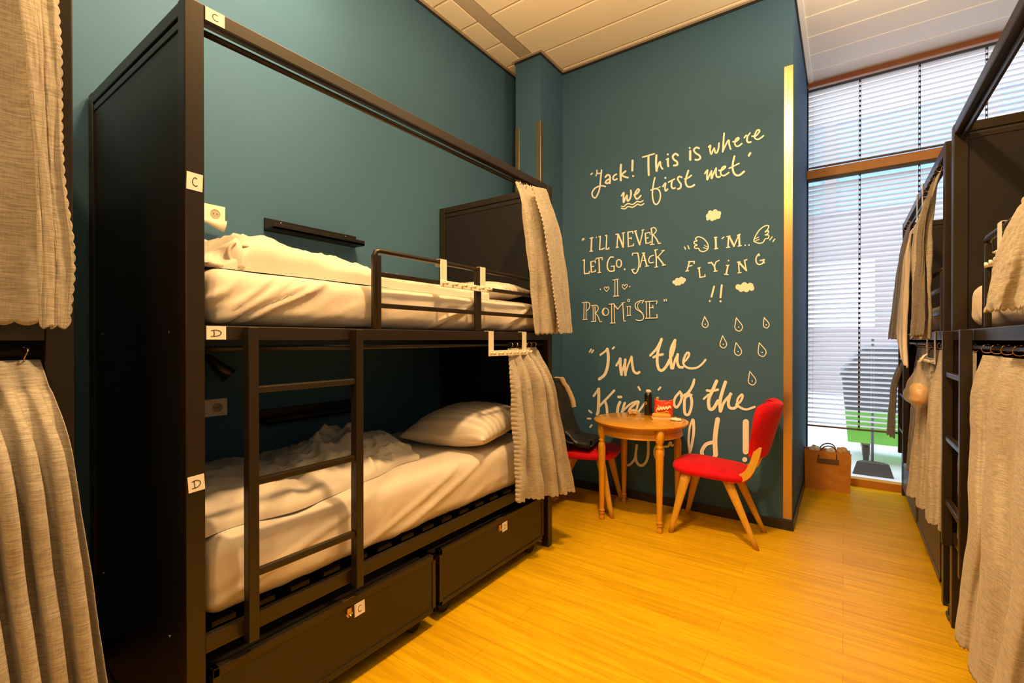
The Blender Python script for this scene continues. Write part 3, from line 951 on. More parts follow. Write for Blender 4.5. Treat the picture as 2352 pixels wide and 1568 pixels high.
# ------------------------------------------------------------------ curtains
# left bunk, upper: gathered at the far end
curtain('short upper linen curtain gathered at the far end of the left bunk',
        [(0, (-1.545, 2.20, 2.225), (-1.515, 2.49, 2.240)), (.12, (-1.51, 2.21, 2.12), (-1.475, 2.53, 2.12)), (.6, (-1.485, 2.27, 1.68), (-1.43, 2.62, 1.68)), (1, (-1.485, 2.305, 1.352), (-1.405, 2.625, 1.368))],
        3, .030, (1, .15, 0), 1.0, 14, .008, rings=5, ringz=2.231, frill=.006, nv=80)
curtain('scallop-edged front fold of the upper linen curtain on the left bunk',
        [(0, (-1.475, 2.28, 2.21), (-1.475, 2.43, 2.232)), (.25, (-1.425, 2.315, 2.0), (-1.435, 2.53, 2.0)), (.6, (-1.395, 2.36, 1.68), (-1.405, 2.58, 1.68)), (1, (-1.375, 2.42, 1.362), (-1.375, 2.575, 1.368))],
        1, .010, (1, .2, 0), 4.0, 7, .012, (1, 0), nv=100)
curtain('lower linen curtain gathered at the far end of the left bunk, over the drawer',
        [(0, (-1.545, 2.13, 1.268), (-1.535, 2.41, 1.272)), (.2, (-1.50, 2.11, 1.10), (-1.44, 2.44, 1.10)), (.6, (-1.475, 2.10, .75), (-1.41, 2.54, .75)), (1, (-1.465, 2.085, .435), (-1.395, 2.64, .355))],
        4, .042, (1, .1, 0), 7.0, 24, .008, (.7, 0), rings=6, ringz=1.290, nv=90)
# bunk at the left edge
curtain('long pale linen curtain hanging over the upper bunk at the left edge',
        [(0, (-1.49, -.55, 2.24), (-1.485, .200, 2.24)), (.15, (-1.46, -.55, 2.1), (-1.45, .215, 2.1)), (1, (-1.44, -.55, 1.358), (-1.425, .252, 1.358))],
        4, .020, (1, .1, 0), 2.0, 34, .008, rings=4, ringz=2.231, nv=80)
curtain('right-hand fold of the pale linen curtain on the bunk at the left edge',
        [(0, (-1.455, .185, 2.24), (-1.47, .262, 2.24)), (.32, (-1.412, .205, 1.95), (-1.415, .262, 1.95)), (.62, (-1.400, .220, 1.685), (-1.405, .263, 1.685)), (.82, (-1.395, .222, 1.505), (-1.40, .283, 1.505)), (1, (-1.395, .225, 1.350), (-1.40, .270, 1.350))],
        1, .012, (1, .1, 0), 3.0, 3, .008, (0, .45), nv=120)
curtain('lower grey linen curtain hanging in deep folds at the left edge',
        [(0, (-1.545, -.36, 1.268), (-1.545, .250, 1.272)), (.08, (-1.51, -.36, 1.2), (-1.49, .258, 1.2)), (.15, (-1.44, -.36, 1.12), (-1.43, .277, 1.12)), (.25, (-1.42, -.36, 1.03), (-1.41, .283, 1.03)), (.6, (-1.42, -.36, .7), (-1.40, .316, .7)), (1, (-1.40, -.36, .27), (-1.385, .356, .30))],
        16, .046, (1, .1, 0), 5.0, 28, .008, rings=12, ringz=1.290, nv=130, nu=480, pinch=.10, omega=-.125)
# nearer right bunk: broad curtain, small one behind its ladder, upper one thrown over the guard rail
curtain('broad lower linen curtain on the nearer right bunk',
        [(0, (.428, 2.455, 1.262), (.428, 1.30, 1.262)), (.1, (.402, 2.435, 1.16), (.398, 1.30, 1.17)), (.35, (.392, 2.40, .92), (.38, 1.30, .92)), (.62, (.370, 2.27, .66), (.365, 1.30, .66)), (.82, (.362, 2.36, .44), (.355, 1.30, .45)), (1, (.345, 2.37, .245), (.335, 1.30, .36))],
        4, .020, (-1, 0, 0), 9.0, 44, .009, rings=9, ringz=1.290, nv=90, pinch=.6)
curtain('narrow linen curtain hanging behind the ladder of the nearer right bunk',
        [(0, (.432, 2.86, 1.268), (.43, 2.58, 1.268)), (1, (.422, 2.84, .40), (.42, 2.56, .36))],
        3, .010, (-1, 0, 0), 11.0, 10, .008, m=M_LINEN, rings=4, ringz=1.290)
curtain('linen curtain thrown over the guard rail of the nearer right bunk',
        [(0, (.425, 1.80, 1.693), (.425, 1.20, 1.693)), (.05, (.392, 1.82, 1.70), (.392, 1.20, 1.70)), (.5, (.372, 1.95, 1.55), (.368, 1.20, 1.55)), (1, (.362, 2.02, 1.41), (.355, 1.20, 1.40))],
        2, .012, (-1, 0, 0), 12.0, 24, .010, nv=60, pinch=.2, hemcurl=.006)
# farther right bunk
curtain('dark upper curtain strip with scalloped edge, nearest the window',
        [(0, (.415, 5.04, 2.215), (.415, 4.60, 2.215)), (.3, (.375, 5.05, 1.95), (.37, 4.50, 1.95)), (1, (.315, 5.08, 1.33), (.335, 4.45, 1.33))],
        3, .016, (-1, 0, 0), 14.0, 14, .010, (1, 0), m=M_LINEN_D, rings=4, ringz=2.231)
curtain('upper linen curtain bunched on the near end of the farther right bunk',
        [(0, (.415, 3.95, 2.19), (.415, 3.27, 2.22)), (.3, (.365, 3.86, 1.93), (.365, 3.27, 1.93)), (1, (.335, 3.55, 1.33), (.36, 3.26, 1.33))],
        3, .022, (-1, 0, 0), 15.0, 14, .010, (1, 0), rings=5, ringz=2.231)
curtain('dark brown scallop-edged fold over the upper curtain of the farther right bunk',
        [(0, (.372, 3.36, 2.12), (.385, 3.255, 2.17)), (.3, (.338, 3.40, 1.93), (.352, 3.25, 1.93)), (1, (.312, 3.49, 1.345), (.335, 3.24, 1.35))],
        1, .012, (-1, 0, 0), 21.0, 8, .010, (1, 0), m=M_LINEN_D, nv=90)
curtain('lower dark curtain pushed out past the post, against the window',
        [(0, (.425, 5.13, 1.26), (.425, 4.80, 1.265)), (.35, (.335, 5.10, .95), (.345, 4.90, .95)), (1, (.300, 5.04, .53), (.33, 4.88, .52))],
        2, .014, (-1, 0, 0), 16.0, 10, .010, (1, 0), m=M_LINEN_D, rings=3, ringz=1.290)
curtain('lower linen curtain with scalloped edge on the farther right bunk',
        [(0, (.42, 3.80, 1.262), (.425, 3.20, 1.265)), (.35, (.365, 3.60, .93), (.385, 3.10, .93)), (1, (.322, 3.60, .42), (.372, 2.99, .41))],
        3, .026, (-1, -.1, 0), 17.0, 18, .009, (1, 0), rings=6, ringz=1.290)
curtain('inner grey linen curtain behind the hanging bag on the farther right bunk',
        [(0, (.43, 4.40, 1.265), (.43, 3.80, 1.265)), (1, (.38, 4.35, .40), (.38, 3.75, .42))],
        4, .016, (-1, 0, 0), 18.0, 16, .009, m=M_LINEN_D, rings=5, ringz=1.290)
curtain('white cloth hanging from the hook rail by the window',
        [(0, (.352, 4.02, 2.02), (.352, 3.88, 2.02)), (.2, (.335, 4.14, 1.86), (.335, 3.86, 1.88)), (.85, (.322, 4.42, 1.33), (.322, 3.92, 1.33)), (1, (.322, 4.12, 1.235), (.322, 3.84, 1.14))],
        3, .014, (-1, 0, 0), 19.0, 0, m=M_SHEET, group='hung clothing', cat='cloth', name='hanging_cloth')

# ------------------------------------------------------------------ hook rails over the bunk rails
def hook_rail(label, loc, rz, w=.34, drop=.11, lean=0.0, depth=.026):
    """local x along the rail, -y towards the room, z = 0 at the top of the rail it hangs on"""
    r = tag(empty('hook_rail', loc, rz), label, 'hook rail', 'white hook rails over the bunk rails')
    for x in (.0, w - .095):
        bm = B()
        box(bm, x, x + .042, -.003, 0, -drop, .003); box(bm, x, x + .042, -.003, depth + .004, .0005, .003); box(bm, x, x + .042, depth + .002, depth + .004, -.03, .003)
        obj('strap', bm, M_PLASTIC, r, .0008)
    bx('hook_bar', (-.005, w - .03, -.008, -.003, -drop - .026, -drop + .004), M_PLASTIC, r, .002)
    for k in range(6):
        x = .012 + k * (w - .04) / 5.2
        bm = B(); tube(bm, [(x, -.007, -drop - .008), (x, -.024, -drop - .012), (x, -.030, -drop - .010), (x, -.034, -drop - .010)], [.0055, .0045, .009, .0095], 12)
        obj('hook_knob', bm, M_PLASTIC, r, 0, True)
    return r
hook_rail('white hook rail hung on the guard rail of the upper left bunk', (-1.523, 1.565, 1.690), pi / 2, .385, .10)
hook_rail('white hook rail hung on the bed rail beside the lower left curtain', (-1.523, 1.925, 1.3612), pi / 2, .41, .105, 0, .026)
hook_rail('white hook rail on the nearer right guard rail, half behind the thrown curtain', (.405, 2.13, 1.690), -pi / 2, .34, .12)
hook_rail('white hook rail on the top rail of the farther right bunk, by the window', (.405, 4.20, 2.2975), -pi / 2, .36, .24, 0, .042)
hook_rail('white hook rail on the bed rail of the farther right bunk, holding the bag', (.405, 3.70, 1.3612), -pi / 2, .38, .15, 0, .026)

# ------------------------------------------------------------------ window wall, blinds
def window(n, z0, z1):
    bm = B(); box(bm, XA, XR, YWIN + .004, YWIN + .010, z0, z1); p = obj('window_%d' % n, bm, M_GLASS); p['kind'] = 'structure'; return p
w1 = window(1, 2.915, 3.69); w2 = window(2, .066, 2.83)
bm = B(); box(bm, XA, XR, YWIN - .035, YWIN + .05, 2.83, 2.914); struct('trim_6', bm, M_SILL, .003)          # transom
bm = B(); box(bm, XA, XR, YWIN - .045, YWIN + .05, 0, .066); struct('trim_7', bm, M_SILL, .003)              # sill
bm = B(); box(bm, XA, XR, YWIN - .03, YWIN + .05, 3.69, ZC - .008); struct('trim_8', bm, M_TOPWOOD, .002)    # head
bm = B(); box(bm, XA, XR, YWIN - .036, YWIN + .0, 2.818, 2.83); struct('trim_9', bm, M_BASE)
bm = B(); box(bm, XA - .12, XA + .01, YWIN - .01, YWIN + .06, 0, ZC); box(bm, XR, XR + .1, YWIN, YWIN + .06, 0, ZC); box(bm, XA, XR, YWIN + .0, YWIN + .06, ZC - .01, ZC + .12); struct('trim_10', bm, M_BASE)

def blind(label, z0, z1, rail):
    Y = 5.215; X0, X1 = XA + .014, XR - .02
    r = tag(empty('venetian_blind', (0, 0, 0)), label, 'blind', 'white slatted window blinds')
    bx('head_rail', (X0, X1, Y - .014, Y + .014, z1 - .022, z1), M_DARKPLASTIC, r)
    bx('bottom_rail', (X0, X1, Y - .013, Y + .013, z0, z0 + .014), M_RAIL_BROWN, r)
    bm = B(); z = z0 + .040; p = .044
    while z < z1 - .035:
        pts = []
        for q, c in ((-1, 0), (0, .003), (1, 0)):
            a = radians(-30)
            pts.append((Y + q * .022 * cos(a) - c * sin(a), z + q * .022 * sin(a) + c * cos(a)))
        vs = [[bm.verts.new((x, yy, zz)) for yy, zz in pts] for x in (X0, X1)]
        for k in range(2): bm.faces.new((vs[0][k], vs[1][k], vs[1][k + 1], vs[0][k + 1]))
        z += p
    obj('slats', bm, M_SLAT, r)
    for x in (.113, .515, .916, 1.30):
        bm = B()
        for s in (-.0075, .0045): box(bm, x + s, x + s + .003, Y - .0285, Y - .0275, z0, z1 - .01)
        z = z0 + .028
        while z < z1 - .02:
            box(bm, x - .0045, x + .0045, Y - .0287, Y - .0275, z, z + .020); z += p
        obj('ladder_tape', bm, M_LADDERTAPE, r)
    bm = B(); zz = z1 - .03
    while zz > z0 + .02:
        box(bm, XA + .052, XA + .055, Y - .030, Y - .028, zz - .012, zz); zz -= .0235
    obj('pull_cord', bm, M_PAPER, r)
blind('white slatted blind in the upper window above the orange transom', 2.922, 3.662, 0)
blind('white slatted blind of the tall lower window, let down to knee height', .503, 2.818, 0)

# ------------------------------------------------------------------ outside the window
bm = B(); box(bm, -12, 14, YWIN + .06, 22, -.10, -.012); tag(struct('ground_outside', bm, M_PAVE))
fa = tag(empty('street_building', (0, 0, 0)), 'pale pinkish building across the street, seen through the blinds', 'building')
bm = B(); box(bm, -9, 12, 14.0, 15, -.05, 4.4); obj('facade', bm, M_FACADE, fa)
bm = B(); box(bm, -9, 12, 13.95, 14.0, 4.4, 6.6); obj('glass_band', bm, M_BLUEGLASS, fa)
bm = B(); box(bm, -9, 12, 13.9, 15, 6.6, 11.0); obj('upper_facade', bm, M_PAPER, fa)
for x in (-6, -3.2, -.4, 2.4, 5.2, 8.0): bx('facade_pillar', (x, x + .25, 13.88, 13.95, 4.4, 6.6), M_FACADE, fa)
for x in (-5, -1.6, 1.8, 5.2):
    bx('facade_window', (x, x + 2.2, 13.95, 14.02, 1.6, 3.2), M_PAPER, fa)

gb = tag(empty('waste_container', (.42, 6.62, 0)), 'green wheeled waste container with a grey lid outside the window', 'waste container')
bm = B()
hexa(bm, [V(p) for p in ((-.38, -.34, .20), (.52, -.34, .20), (.52, .34, .20), (-.38, .34, .20))], [V(p) for p in ((-.41, -.38, .56), (.56, -.38, .56), (.56, .38, .56), (-.41, .38, .56))])
for z in (.34, .46): box(bm, -.40, .54, -.375, -.36, z, z + .012)
obj('container_body', bm, M_GREEN, gb, .02)
bm = B()
hexa(bm, [V(p) for p in ((-.41, -.38, .56), (.56, -.38, .56), (.56, .38, .56), (-.41, .38, .56))], [V(p) for p in ((-.44, -.42, .93), (.60, -.42, .93), (.60, .42, .93), (-.44, .42, .93))])
obj('container_top', bm, M_GREYPLASTIC, gb, .02)
bm = B()
hexa(bm, [V(p) for p in ((-.47, -.46, .93), (.63, -.46, .93), (.63, .46, .93), (-.47, .46, .93))], [V(p) for p in ((-.24, -.40, 1.25), (.56, -.40, 1.25), (.56, .42, 1.25), (-.24, .42, 1.25))])
obj('container_lid', bm, M_GREYPLASTIC, gb, .03)
for x, y in ((-.22, -.26), (.42, -.26), (-.22, .26), (.42, .26)):
    bm = B(); tube(bm, [(x - .025, y, .085), (x + .025, y, .085)], .085, 18); cs = obj('caster', bm, M_RUBBER, gb, 0, True)
    bm = B(); box(bm, x - .035, x - .028, y - .03, y + .05, .06, .20); box(bm, x + .028, x + .035, y - .03, y + .05, .06, .20); box(bm, x - .035, x + .035, y - .03, y + .05, .175, .2)
    obj('caster_fork', bm, M_STEEL, cs)
st = tag(empty('sign_post', (.235, 5.82, -.012)), 'thin grey post standing in a dark half-round base outside the window', 'post')
bm = B(); tube(bm, [(0, .02, .02), (0, .02, 1.36)], .013, 12); obj('post', bm, M_GREYPLASTIC, st, 0, True)
bm = B()
def base_fn(u, v):
    a = pi * u; r = .155 - .035 * v
    return V((r * cos(a) * 1.05, -.10 + r * sin(a) * .9 + .02 * v, .125 * v))
vs = grid(bm, base_fn, 24, 4); bm.faces.new(vs[0][::-1]); bm.faces.new(vs[-1]); bm.faces.new([vs[j][0] for j in range(5)] + [vs[j][-1] for j in range(4, -1, -1)])
obj('post_base', bm, M_DARKPLASTIC, st, .006)

# ------------------------------------------------------------------ paper bag by the window
pb = tag(empty('paper_bag', (-.118, 4.985, 0), radians(3)), 'brown paper carrier bag standing full by the window', 'bag')
def bag_fn(u, v):
    W, Dp = .162 + .010 * v, .068 + .006 * v
    k = (u * 4) % 4; s = int(k); q = k - s
    c = [(-W, -Dp), (W, -Dp), (W, Dp), (-W, Dp)]
    a, b = c[s % 4], c[(s + 1) % 4]
    x, y = a[0] + (b[0] - a[0]) * q, a[1] + (b[1] - a[1]) * q
    if s in (1, 3): x += (-.012 if s == 1 else .012) * sin(pi * q) * v
    y += .006 * noise.noise(V((x * 14, v * 5, s))) ; x += .003 * noise.noise(V((y * 20, v * 6, 3 + s)))
    return V((x, y, .338 * v + (.006 * noise.noise(V((x * 9, y * 9, 1))) if v > .9 else 0)))
bm = B(); vs = grid(bm, bag_fn, 64, 24, wrap=True); bm.faces.new(vs[0][::-1])
obj('bag_body', bm, M_KRAFT, pb, 0, False, .0012)
bx('handle_patch', (-.075, .085, -.0785, -.0765, .232, .275), M_KRAFT_D, pb)
for sy in (-.076, .072):
    bm = B()
    def h_fn(u, v):
        a = pi * u; return V((.065 * -cos(a) + .015 * sin(a), sy + (.012 if sy < 0 else -.012) * sin(a) + .0, .262 + .125 * sin(a) ** .6 + 0.0)) + V((-cos(a), 0, sin(a))) * (.010 * (v - .5))
    grid(bm, h_fn, 24, 1); obj('bag_handle', bm, M_KRAFT_D, pb, 0, True, .002)
for k, (x, y, h, m, nm, lab) in enumerate(((-.09, .0, .375, M_PAPER, 'crumpled_paper', 'crumpled white paper sticking out on the left of the paper bag'),
                                 (.03, .01, .36, M_PAPER, 'crumpled_paper', 'crumpled white paper in the middle of the paper bag, below its handles'),
                                 (.11, -.005, .385, M_NAPKIN, 'folded_wrapper', 'folded tan wrapper sticking out on the right of the paper bag'))):
    bm = B(); bmesh.ops.create_icosphere(bm, subdivisions=3, radius=1)
    for v in bm.verts:
        n_ = v.co.normalized(); s = 1 + .35 * noise.noise(n_ * 2.3 + V((k * 5, 0, 0))) + .15 * noise.noise(n_ * 6 + V((k, 3, 0)))
        v.co = V((n_.x * .045 * s, n_.y * .032 * s, n_.z * .05 * s))
    o = tag(obj(nm, bm, m), lab, 'paper', 'papers stuffed in the bag'); o.location = (-.118 + x, 4.985 + y, h - .055)

# ------------------------------------------------------------------ round table and chairs
tb = tag(empty('round_table', (-1.232, 3.378, 0)), 'small round honey wood table with four turned legs by the lettered wall', 'table')
bm = B(); lathe(bm, [(.01, .700), (.318, .700), (.330, .703), (.338, .710), (.341, .717), (.339, .722), (.334, .7245), (.01, .7245)], seg=72); obj('table_top', bm, M_WOOD, tb, 0, False, 0)
tb_top = kids(tb)[0]; tb_top.data.shade_smooth(); e_ = tb_top.modifiers.new('es', 'EDGE_SPLIT'); e_.split_angle = radians(40)
bm = B(); lathe(bm, [(.285, .700), (.287, .668), (.292, .664), (.296, .640), (.299, .632), (.297, .627), (.270, .627), (.270, .700)], seg=64); obj('apron', bm, M_WOOD, tb, .001)
lp = [(.001, .0), (.016, .0), (.019, .006), (.019, .022), (.013, .036), (.012, .040), (.021, .048), (.022, .054), (.015, .060), (.022, .066), (.022, .073), (.016, .079), (.0165, .085),
      (.020, .20), (.0255, .42), (.0275, .50), (.0275, .545), (.022, .565), (.017, .572), (.023, .580), (.024, .586), (.018, .592), (.019, .60), (.027, .618), (.030, .64), (.030, .705), (.001, .705)]
for sx in (-1, 1):
    for sy in (-1, 1):
        bm = B(); lathe(bm, lp, (sx * .212, sy * .212, 0), 20); obj('leg', bm, M_WOOD, tb, 0, True)

def chair(label, loc, rz):
    r = tag(empty('cocktail_chair', loc, rz), label, 'chair', 'red velvet chairs at the round table')
    # seat: rounded, slightly domed, front towards +x
    bm = B()
    def seat_pt(a, rr, z):
        ca, sa = cos(a), sin(a); n_ = 3.6
        k = (abs(ca) ** n_ + abs(sa) ** n_) ** (-1 / n_)
        x = ca * k * .245 * rr; y = sa * k * (.228 - .030 * (.5 - .5 * ca * k)) * rr
        return V((x + .035, y, z + .012 * ca * k * rr))
    rings = [(.15, .405), (.86, .405), (.95, .410), (.99, .422), (1.0, .436), (.985, .450), (.94, .460), (.80, .468), (.55, .475), (.30, .479), (.12, .480)]
    vs = [[bm.verts.new(seat_pt(2 * pi * k / 48, q, z)) for k in range(48)] for q, z in rings]
    for i in range(len(rings) - 1):
        for k in range(48): bm.faces.new((vs[i][k], vs[i][(k + 1) % 48], vs[i + 1][(k + 1) % 48], vs[i + 1][k]))
    bm.faces.new(vs[0][::-1]); bm.faces.new(vs[-1])
    obj('seat', bm, M_RED, r, 0, True)
    # back: leaning, wrapped forward at the sides, rounded shoulders
    bm = B(); n_ = 40
    def back_pt(u, v, s):
        a = 2 * u - 1; t = v
        halfw = .130 + .085 * sstep(0, .75, t) - .018 * sstep(.85, 1, t)
        y = a * halfw
        top = .935 - .028 * abs(a) ** 3 - .012 * (1 - abs(a)) - .02 * abs(a) ** 8
        z = .548 + .012 * abs(a) ** 2 + t * (top - .548)
        x = -.212 - .055 * t - (1 - a * a) * (.052 + .045 * t)
        e = max(0, 1 - abs(a) ** 6) ** .5 * max(0, 1 - (2 * t - 1) ** 8) ** .5
        return V((x + s * .036 * e, y, z))
    grid(bm, lambda u, v: back_pt(u, v, 1), n_, n_); grid(bm, lambda u, v: back_pt(u, v, -1), n_, n_)
    bmesh.ops.remove_doubles(bm, verts=bm.verts, dist=1e-5)
    bk = obj('backrest', bm, M_RED, r, 0, True)
    bm = B()
    pts = [back_pt(.075, v, .9) + V((.002, 0, 0)) for v in [k / 20 for k in range(1, 20)]] + [back_pt(u, .955, .9) + V((.002, 0, 0)) for u in [.075 + .85 * k / 24 for k in range(25)]] + [back_pt(.925, v, .9) + V((.002, 0, 0)) for v in [1 - k / 20 for k in range(1, 20)]]
    tube(bm, pts, .0032, 6); obj('piping', bm, MATS['red_piping'], bk, 0, True)
    # bent wooden brackets between seat and back
    for s in (-1, 1):
        bm = B(); prof = [(-.085, .412), (-.165, .430), (-.212, .475), (-.248, .570), (-.262, .640)]
        P = catmull(prof, 5)
        L = []
        for i, (x, z) in enumerate(P):
            a_ = P[max(i - 1, 0)]; b_ = P[min(i + 1, len(P) - 1)]; d = V((b_[0] - a_[0], 0, b_[1] - a_[1])).normalized(); nn = V((-d.z, 0, d.x))
            w = .026 - .006 * i / len(P); y = s * (.150 - .035 * i / len(P))
            L.append([bm.verts.new(V((x, y + q, z)) + nn * w * e) for q, e in ((-.012, -1), (.012, -1), (.012, 1), (-.012, 1))])
        for i in range(len(L) - 1):
            for k in range(4): bm.faces.new((L[i][k], L[i][(k + 1) % 4], L[i + 1][(k + 1) % 4], L[i + 1][k]))
        bm.faces.new(L[0][::-1]); bm.faces.new(L[-1]); obj('back_bracket', bm, M_LEGWOOD, r, .003)
    # tapering splayed legs
    for (tx, ty), (fx, fy) in (((.165, .165), (.262, .207)), ((.165, -.165), (.262, -.207)), ((-.075, .135), (-.262, .165)), ((-.075, -.135), (-.262, -.165))):
        bm = B(); T, Fo = V((tx, ty, .418)), V((fx, fy, 0)); rings = []
        for k in range(7):
            q = k / 6; c = T.lerp(Fo, q); a = .036 - .021 * q; b_ = .019 - .006 * q
            rings.append([bm.verts.new(c + V((a * cos(2 * pi * m / 14), b_ * sin(2 * pi * m / 14), 0))) for m in range(14)])
        for i in range(6):
            for m in range(14): bm.faces.new((rings[i][m], rings[i][(m + 1) % 14], rings[i + 1][(m + 1) % 14], rings[i + 1][m]))
        bm.faces.new(rings[0][::-1]); bm.faces.new(rings[-1]); obj('leg', bm, M_LEGWOOD, r, 0, True)
    return r
mat('red_piping', (0.36, 0.004, 0.008), 0.7)
chair('red velvet chair with its back to the window, right of the round table', (-.70, 3.425, 0), pi)
chair('red velvet chair half hidden by the bunk curtain, with a jacket over its back', (-1.69, 3.367, 0), radians(13))

# jacket over the left chair
def jacket():
    ang = radians(13); O = V((-1.69, 3.367, 0)); ex = V((cos(ang), sin(ang), 0)); ey = V((-sin(ang), cos(ang), 0))
    def f(u, v):
        # v: 0 seat end of the front panel -> over the back's top -> down behind
        a = 2 * u - 1
        path = [(.11, .506), (.02, .520), (-.08, .530), (-.120, .58), (-.150, .68), (-.180, .80), (-.215, .915), (-.275, .985), (-.345, .992), (-.385, .90), (-.385, .74), (-.375, .60), (-.35, .45)]
        k = v * (len(path) - 1); i = min(int(k), len(path) - 2); q = k - i
        x = path[i][0] + (path[i + 1][0] - path[i][0]) * q; z = path[i][1] + (path[i + 1][1] - path[i][1]) * q
        half = .235 - .05 * sstep(.25, 0, v) + .02 * sstep(.6, 1, v)
        bend = .045 * (1 - a * a) * sstep(.2, .5, v)
        w = .016 * noise.noise(V((a * 3, v * 9, 2))) + .010 * (ridge(a * 2.2 + v * 3, v * 6, 5) - .45)
        z2 = z - .030 * abs(a) ** 3 * sstep(.35, .55, v) * (1 - sstep(.65, .8, v))
        if v < .25: z2 = max(z2, .492 + .003) + abs(w) * .6
        return O + ex * (x - bend + w * .8) + ey * (a * half + .02 * noise.noise(V((a, v * 5, 9)))) + V((0, 0, z2 + w * .3))
    bm = B(); grid(bm, f, 44, 90)
    o = tag(obj('jacket', bm, M_JACKET, None, 0, True, .014), 'black jacket with tan fleece edge draped over the left red chair', 'jacket', 'hung clothing')
    bm = B()
    def g(u, v):
        vv = .36 + .30 * v; a = u
        p = f(.02 + .96 * 1.0, vv); c = f(.90, vv)
        nrm = V((ex.x, ex.y, .35)).normalized()
        return p + ey * .012 * sin(2 * pi * a) + nrm * (.020 + .022 * cos(2 * pi * a)) + V((0, 0, .016 + .006 * noise.noise(p * 30)))
    grid(bm, g, 14, 40, wrap=True); obj('fleece_edge', bm, M_LINING, o, 0, True)
    bm = B()
    def sleeve(u, v):
        c = O + ex * (-.10 + .20 * v) + ey * (-.17 - .02 * v) + V((0, 0, .60 - .075 * sstep(0, .55, v)))
        a = 2 * pi * u; r = .048 + .004 * noise.noise(V((v * 9, u * 4, 3)))
        return c + ey * r * cos(a) + V((0, 0, r * .62 * sin(a)))
    grid(bm, sleeve, 18, 24, wrap=True); obj('sleeve', bm, M_JACKET, o, 0, True)
jacket()

# things on the table
TZ = .7245
sc_ = tag(empty('spray_can', (-1.255, 3.615, TZ)), 'black spray can with a cream nozzle at the back of the round table', 'spray can')
bm = B(); lathe(bm, [(.001, 0), (.0285, 0), (.030, .003), (.030, .150), (.028, .160), (.022, .170), (.020, .172), (.001, .172)], seg=28); obj('can_body', bm, M_CAN, sc_, 0, True)
bm = B(); lathe(bm, [(.001, .170), (.012, .170), (.012, .178), (.017, .180), (.017, .196), (.013, .199), (.001, .199)], seg=20); box(bm, .012, .024, -.004, .004, .183, .191); obj('nozzle', bm, M_CREAMPRINT, sc_)
bm = B()
cyl = lambda x, y: V((.0304 * sin(x / .0304 - .35), -.0304 * cos(x / .0304 - .35), y))
ribbon(bm, [(.011 * cos(t * pi / 12), .095 + .011 * sin(t * pi / 12)) for t in range(25)], .005, cyl, False)
ribbon(bm, [(-.004, .101), (.004, .099), (-.003, .092), (.005, .089)], .003, cyl)
ribbon(bm, [(-.011, .124), (.011, .124)], .004, cyl); ribbon(bm, [(-.008, .068), (.008, .068)], .003, cyl)
obj('round_emblem', bm, M_GOLD, sc_)
bt = tag(empty('small_bottle', (-1.185, 3.625, TZ)), 'small amber bottle with a gold cap between can and snack bag', 'bottle')
bm = B(); lathe(bm, [(.001, 0), (.019, 0), (.020, .003), (.020, .088), (.015, .102), (.010, .108), (.001, .108)], seg=24); obj('bottle_body', bm, M_YELLOW, bt, 0, True)
bm = B(); lathe(bm, [(.001, .106), (.0115, .106), (.0115, .142), (.010, .145), (.001, .145)], seg=20); obj('bottle_cap', bm, M_GOLD, bt, 0, True)
sn = tag(empty('snack_bag', (-1.108, 3.535, TZ), radians(14)), 'open red snack bag with cream lettering standing on the round table', 'snack bag')
def snack(u, v):
    a = 2 * pi * u; f_ = 1 - .5 * sstep(.45, 1, v)
    x = .066 * cos(a) * abs(cos(a)) ** -.25 if abs(cos(a)) > 1e-6 else 0
    y = .027 * sin(a) * f_ * (.35 + .65 * sstep(0, .2, v) if v < .2 else 1)
    z = .132 * v + (.012 * cos(a) ** 2 * sstep(.8, 1, v)) + .004 * noise.noise(V((x * 50, v * 7, 1)))
    return V((x + .003 * noise.noise(V((v * 6, u * 9, 2))), y + .004 * noise.noise(V((x * 40, v * 9, 4))), z))
bm = B(); vs = grid(bm, snack, 60, 26, wrap=True); bm.faces.new(vs[0][::-1]); obj('bag_body', bm, M_SNACK, sn, 0, True, .0008)
pl = lambda x, y: V((x, -.0325 - .002 * cos(x * 24) + .016 * sstep(.07, .13, y), y))
bm = B(); ribbon(bm, catmull([(-.05, .058), (-.038, .082), (-.03, .062), (-.018, .086), (-.012, .066), (0, .088), (.008, .070), (.020, .092), (.028, .074), (.042, .096), (.050, .084)], 5), .009, pl); obj('script', bm, M_CREAMPRINT, sn)
bm = B(); ribbon(bm, catmull([(-.052, .050), (-.03, .042), (-.005, .046), (.02, .054), (.035, .052)], 5), .008, pl); disc(bm, .022, .058, .007, pl); obj('yellow_swoosh', bm, M_YELLOW, sn)
yb = tag(empty('bread_packet', (-1.100, 3.455, TZ), radians(20)), 'small orange bread roll in a cream tray in front of the snack bag', 'packet')
bm = B(); pad(bm, (-.066, .066, -.028, .028, .014, .046), .014, lambda p, n: .002 * noise.noise(p * 40), (20, 12, 8)); obj('bread_roll', bm, M_FOOD, yb, 0, True)
bm = B(); hexa(bm, [V(p) for p in ((-.060, -.026, 0), (.060, -.026, 0), (.060, .026, 0), (-.060, .026, 0))], [V(p) for p in ((-.070, -.033, .018), (.070, -.033, .018), (.070, .033, .018), (-.070, .033, .018))]); obj('tray', bm, M_CREAMPRINT, yb, .002)
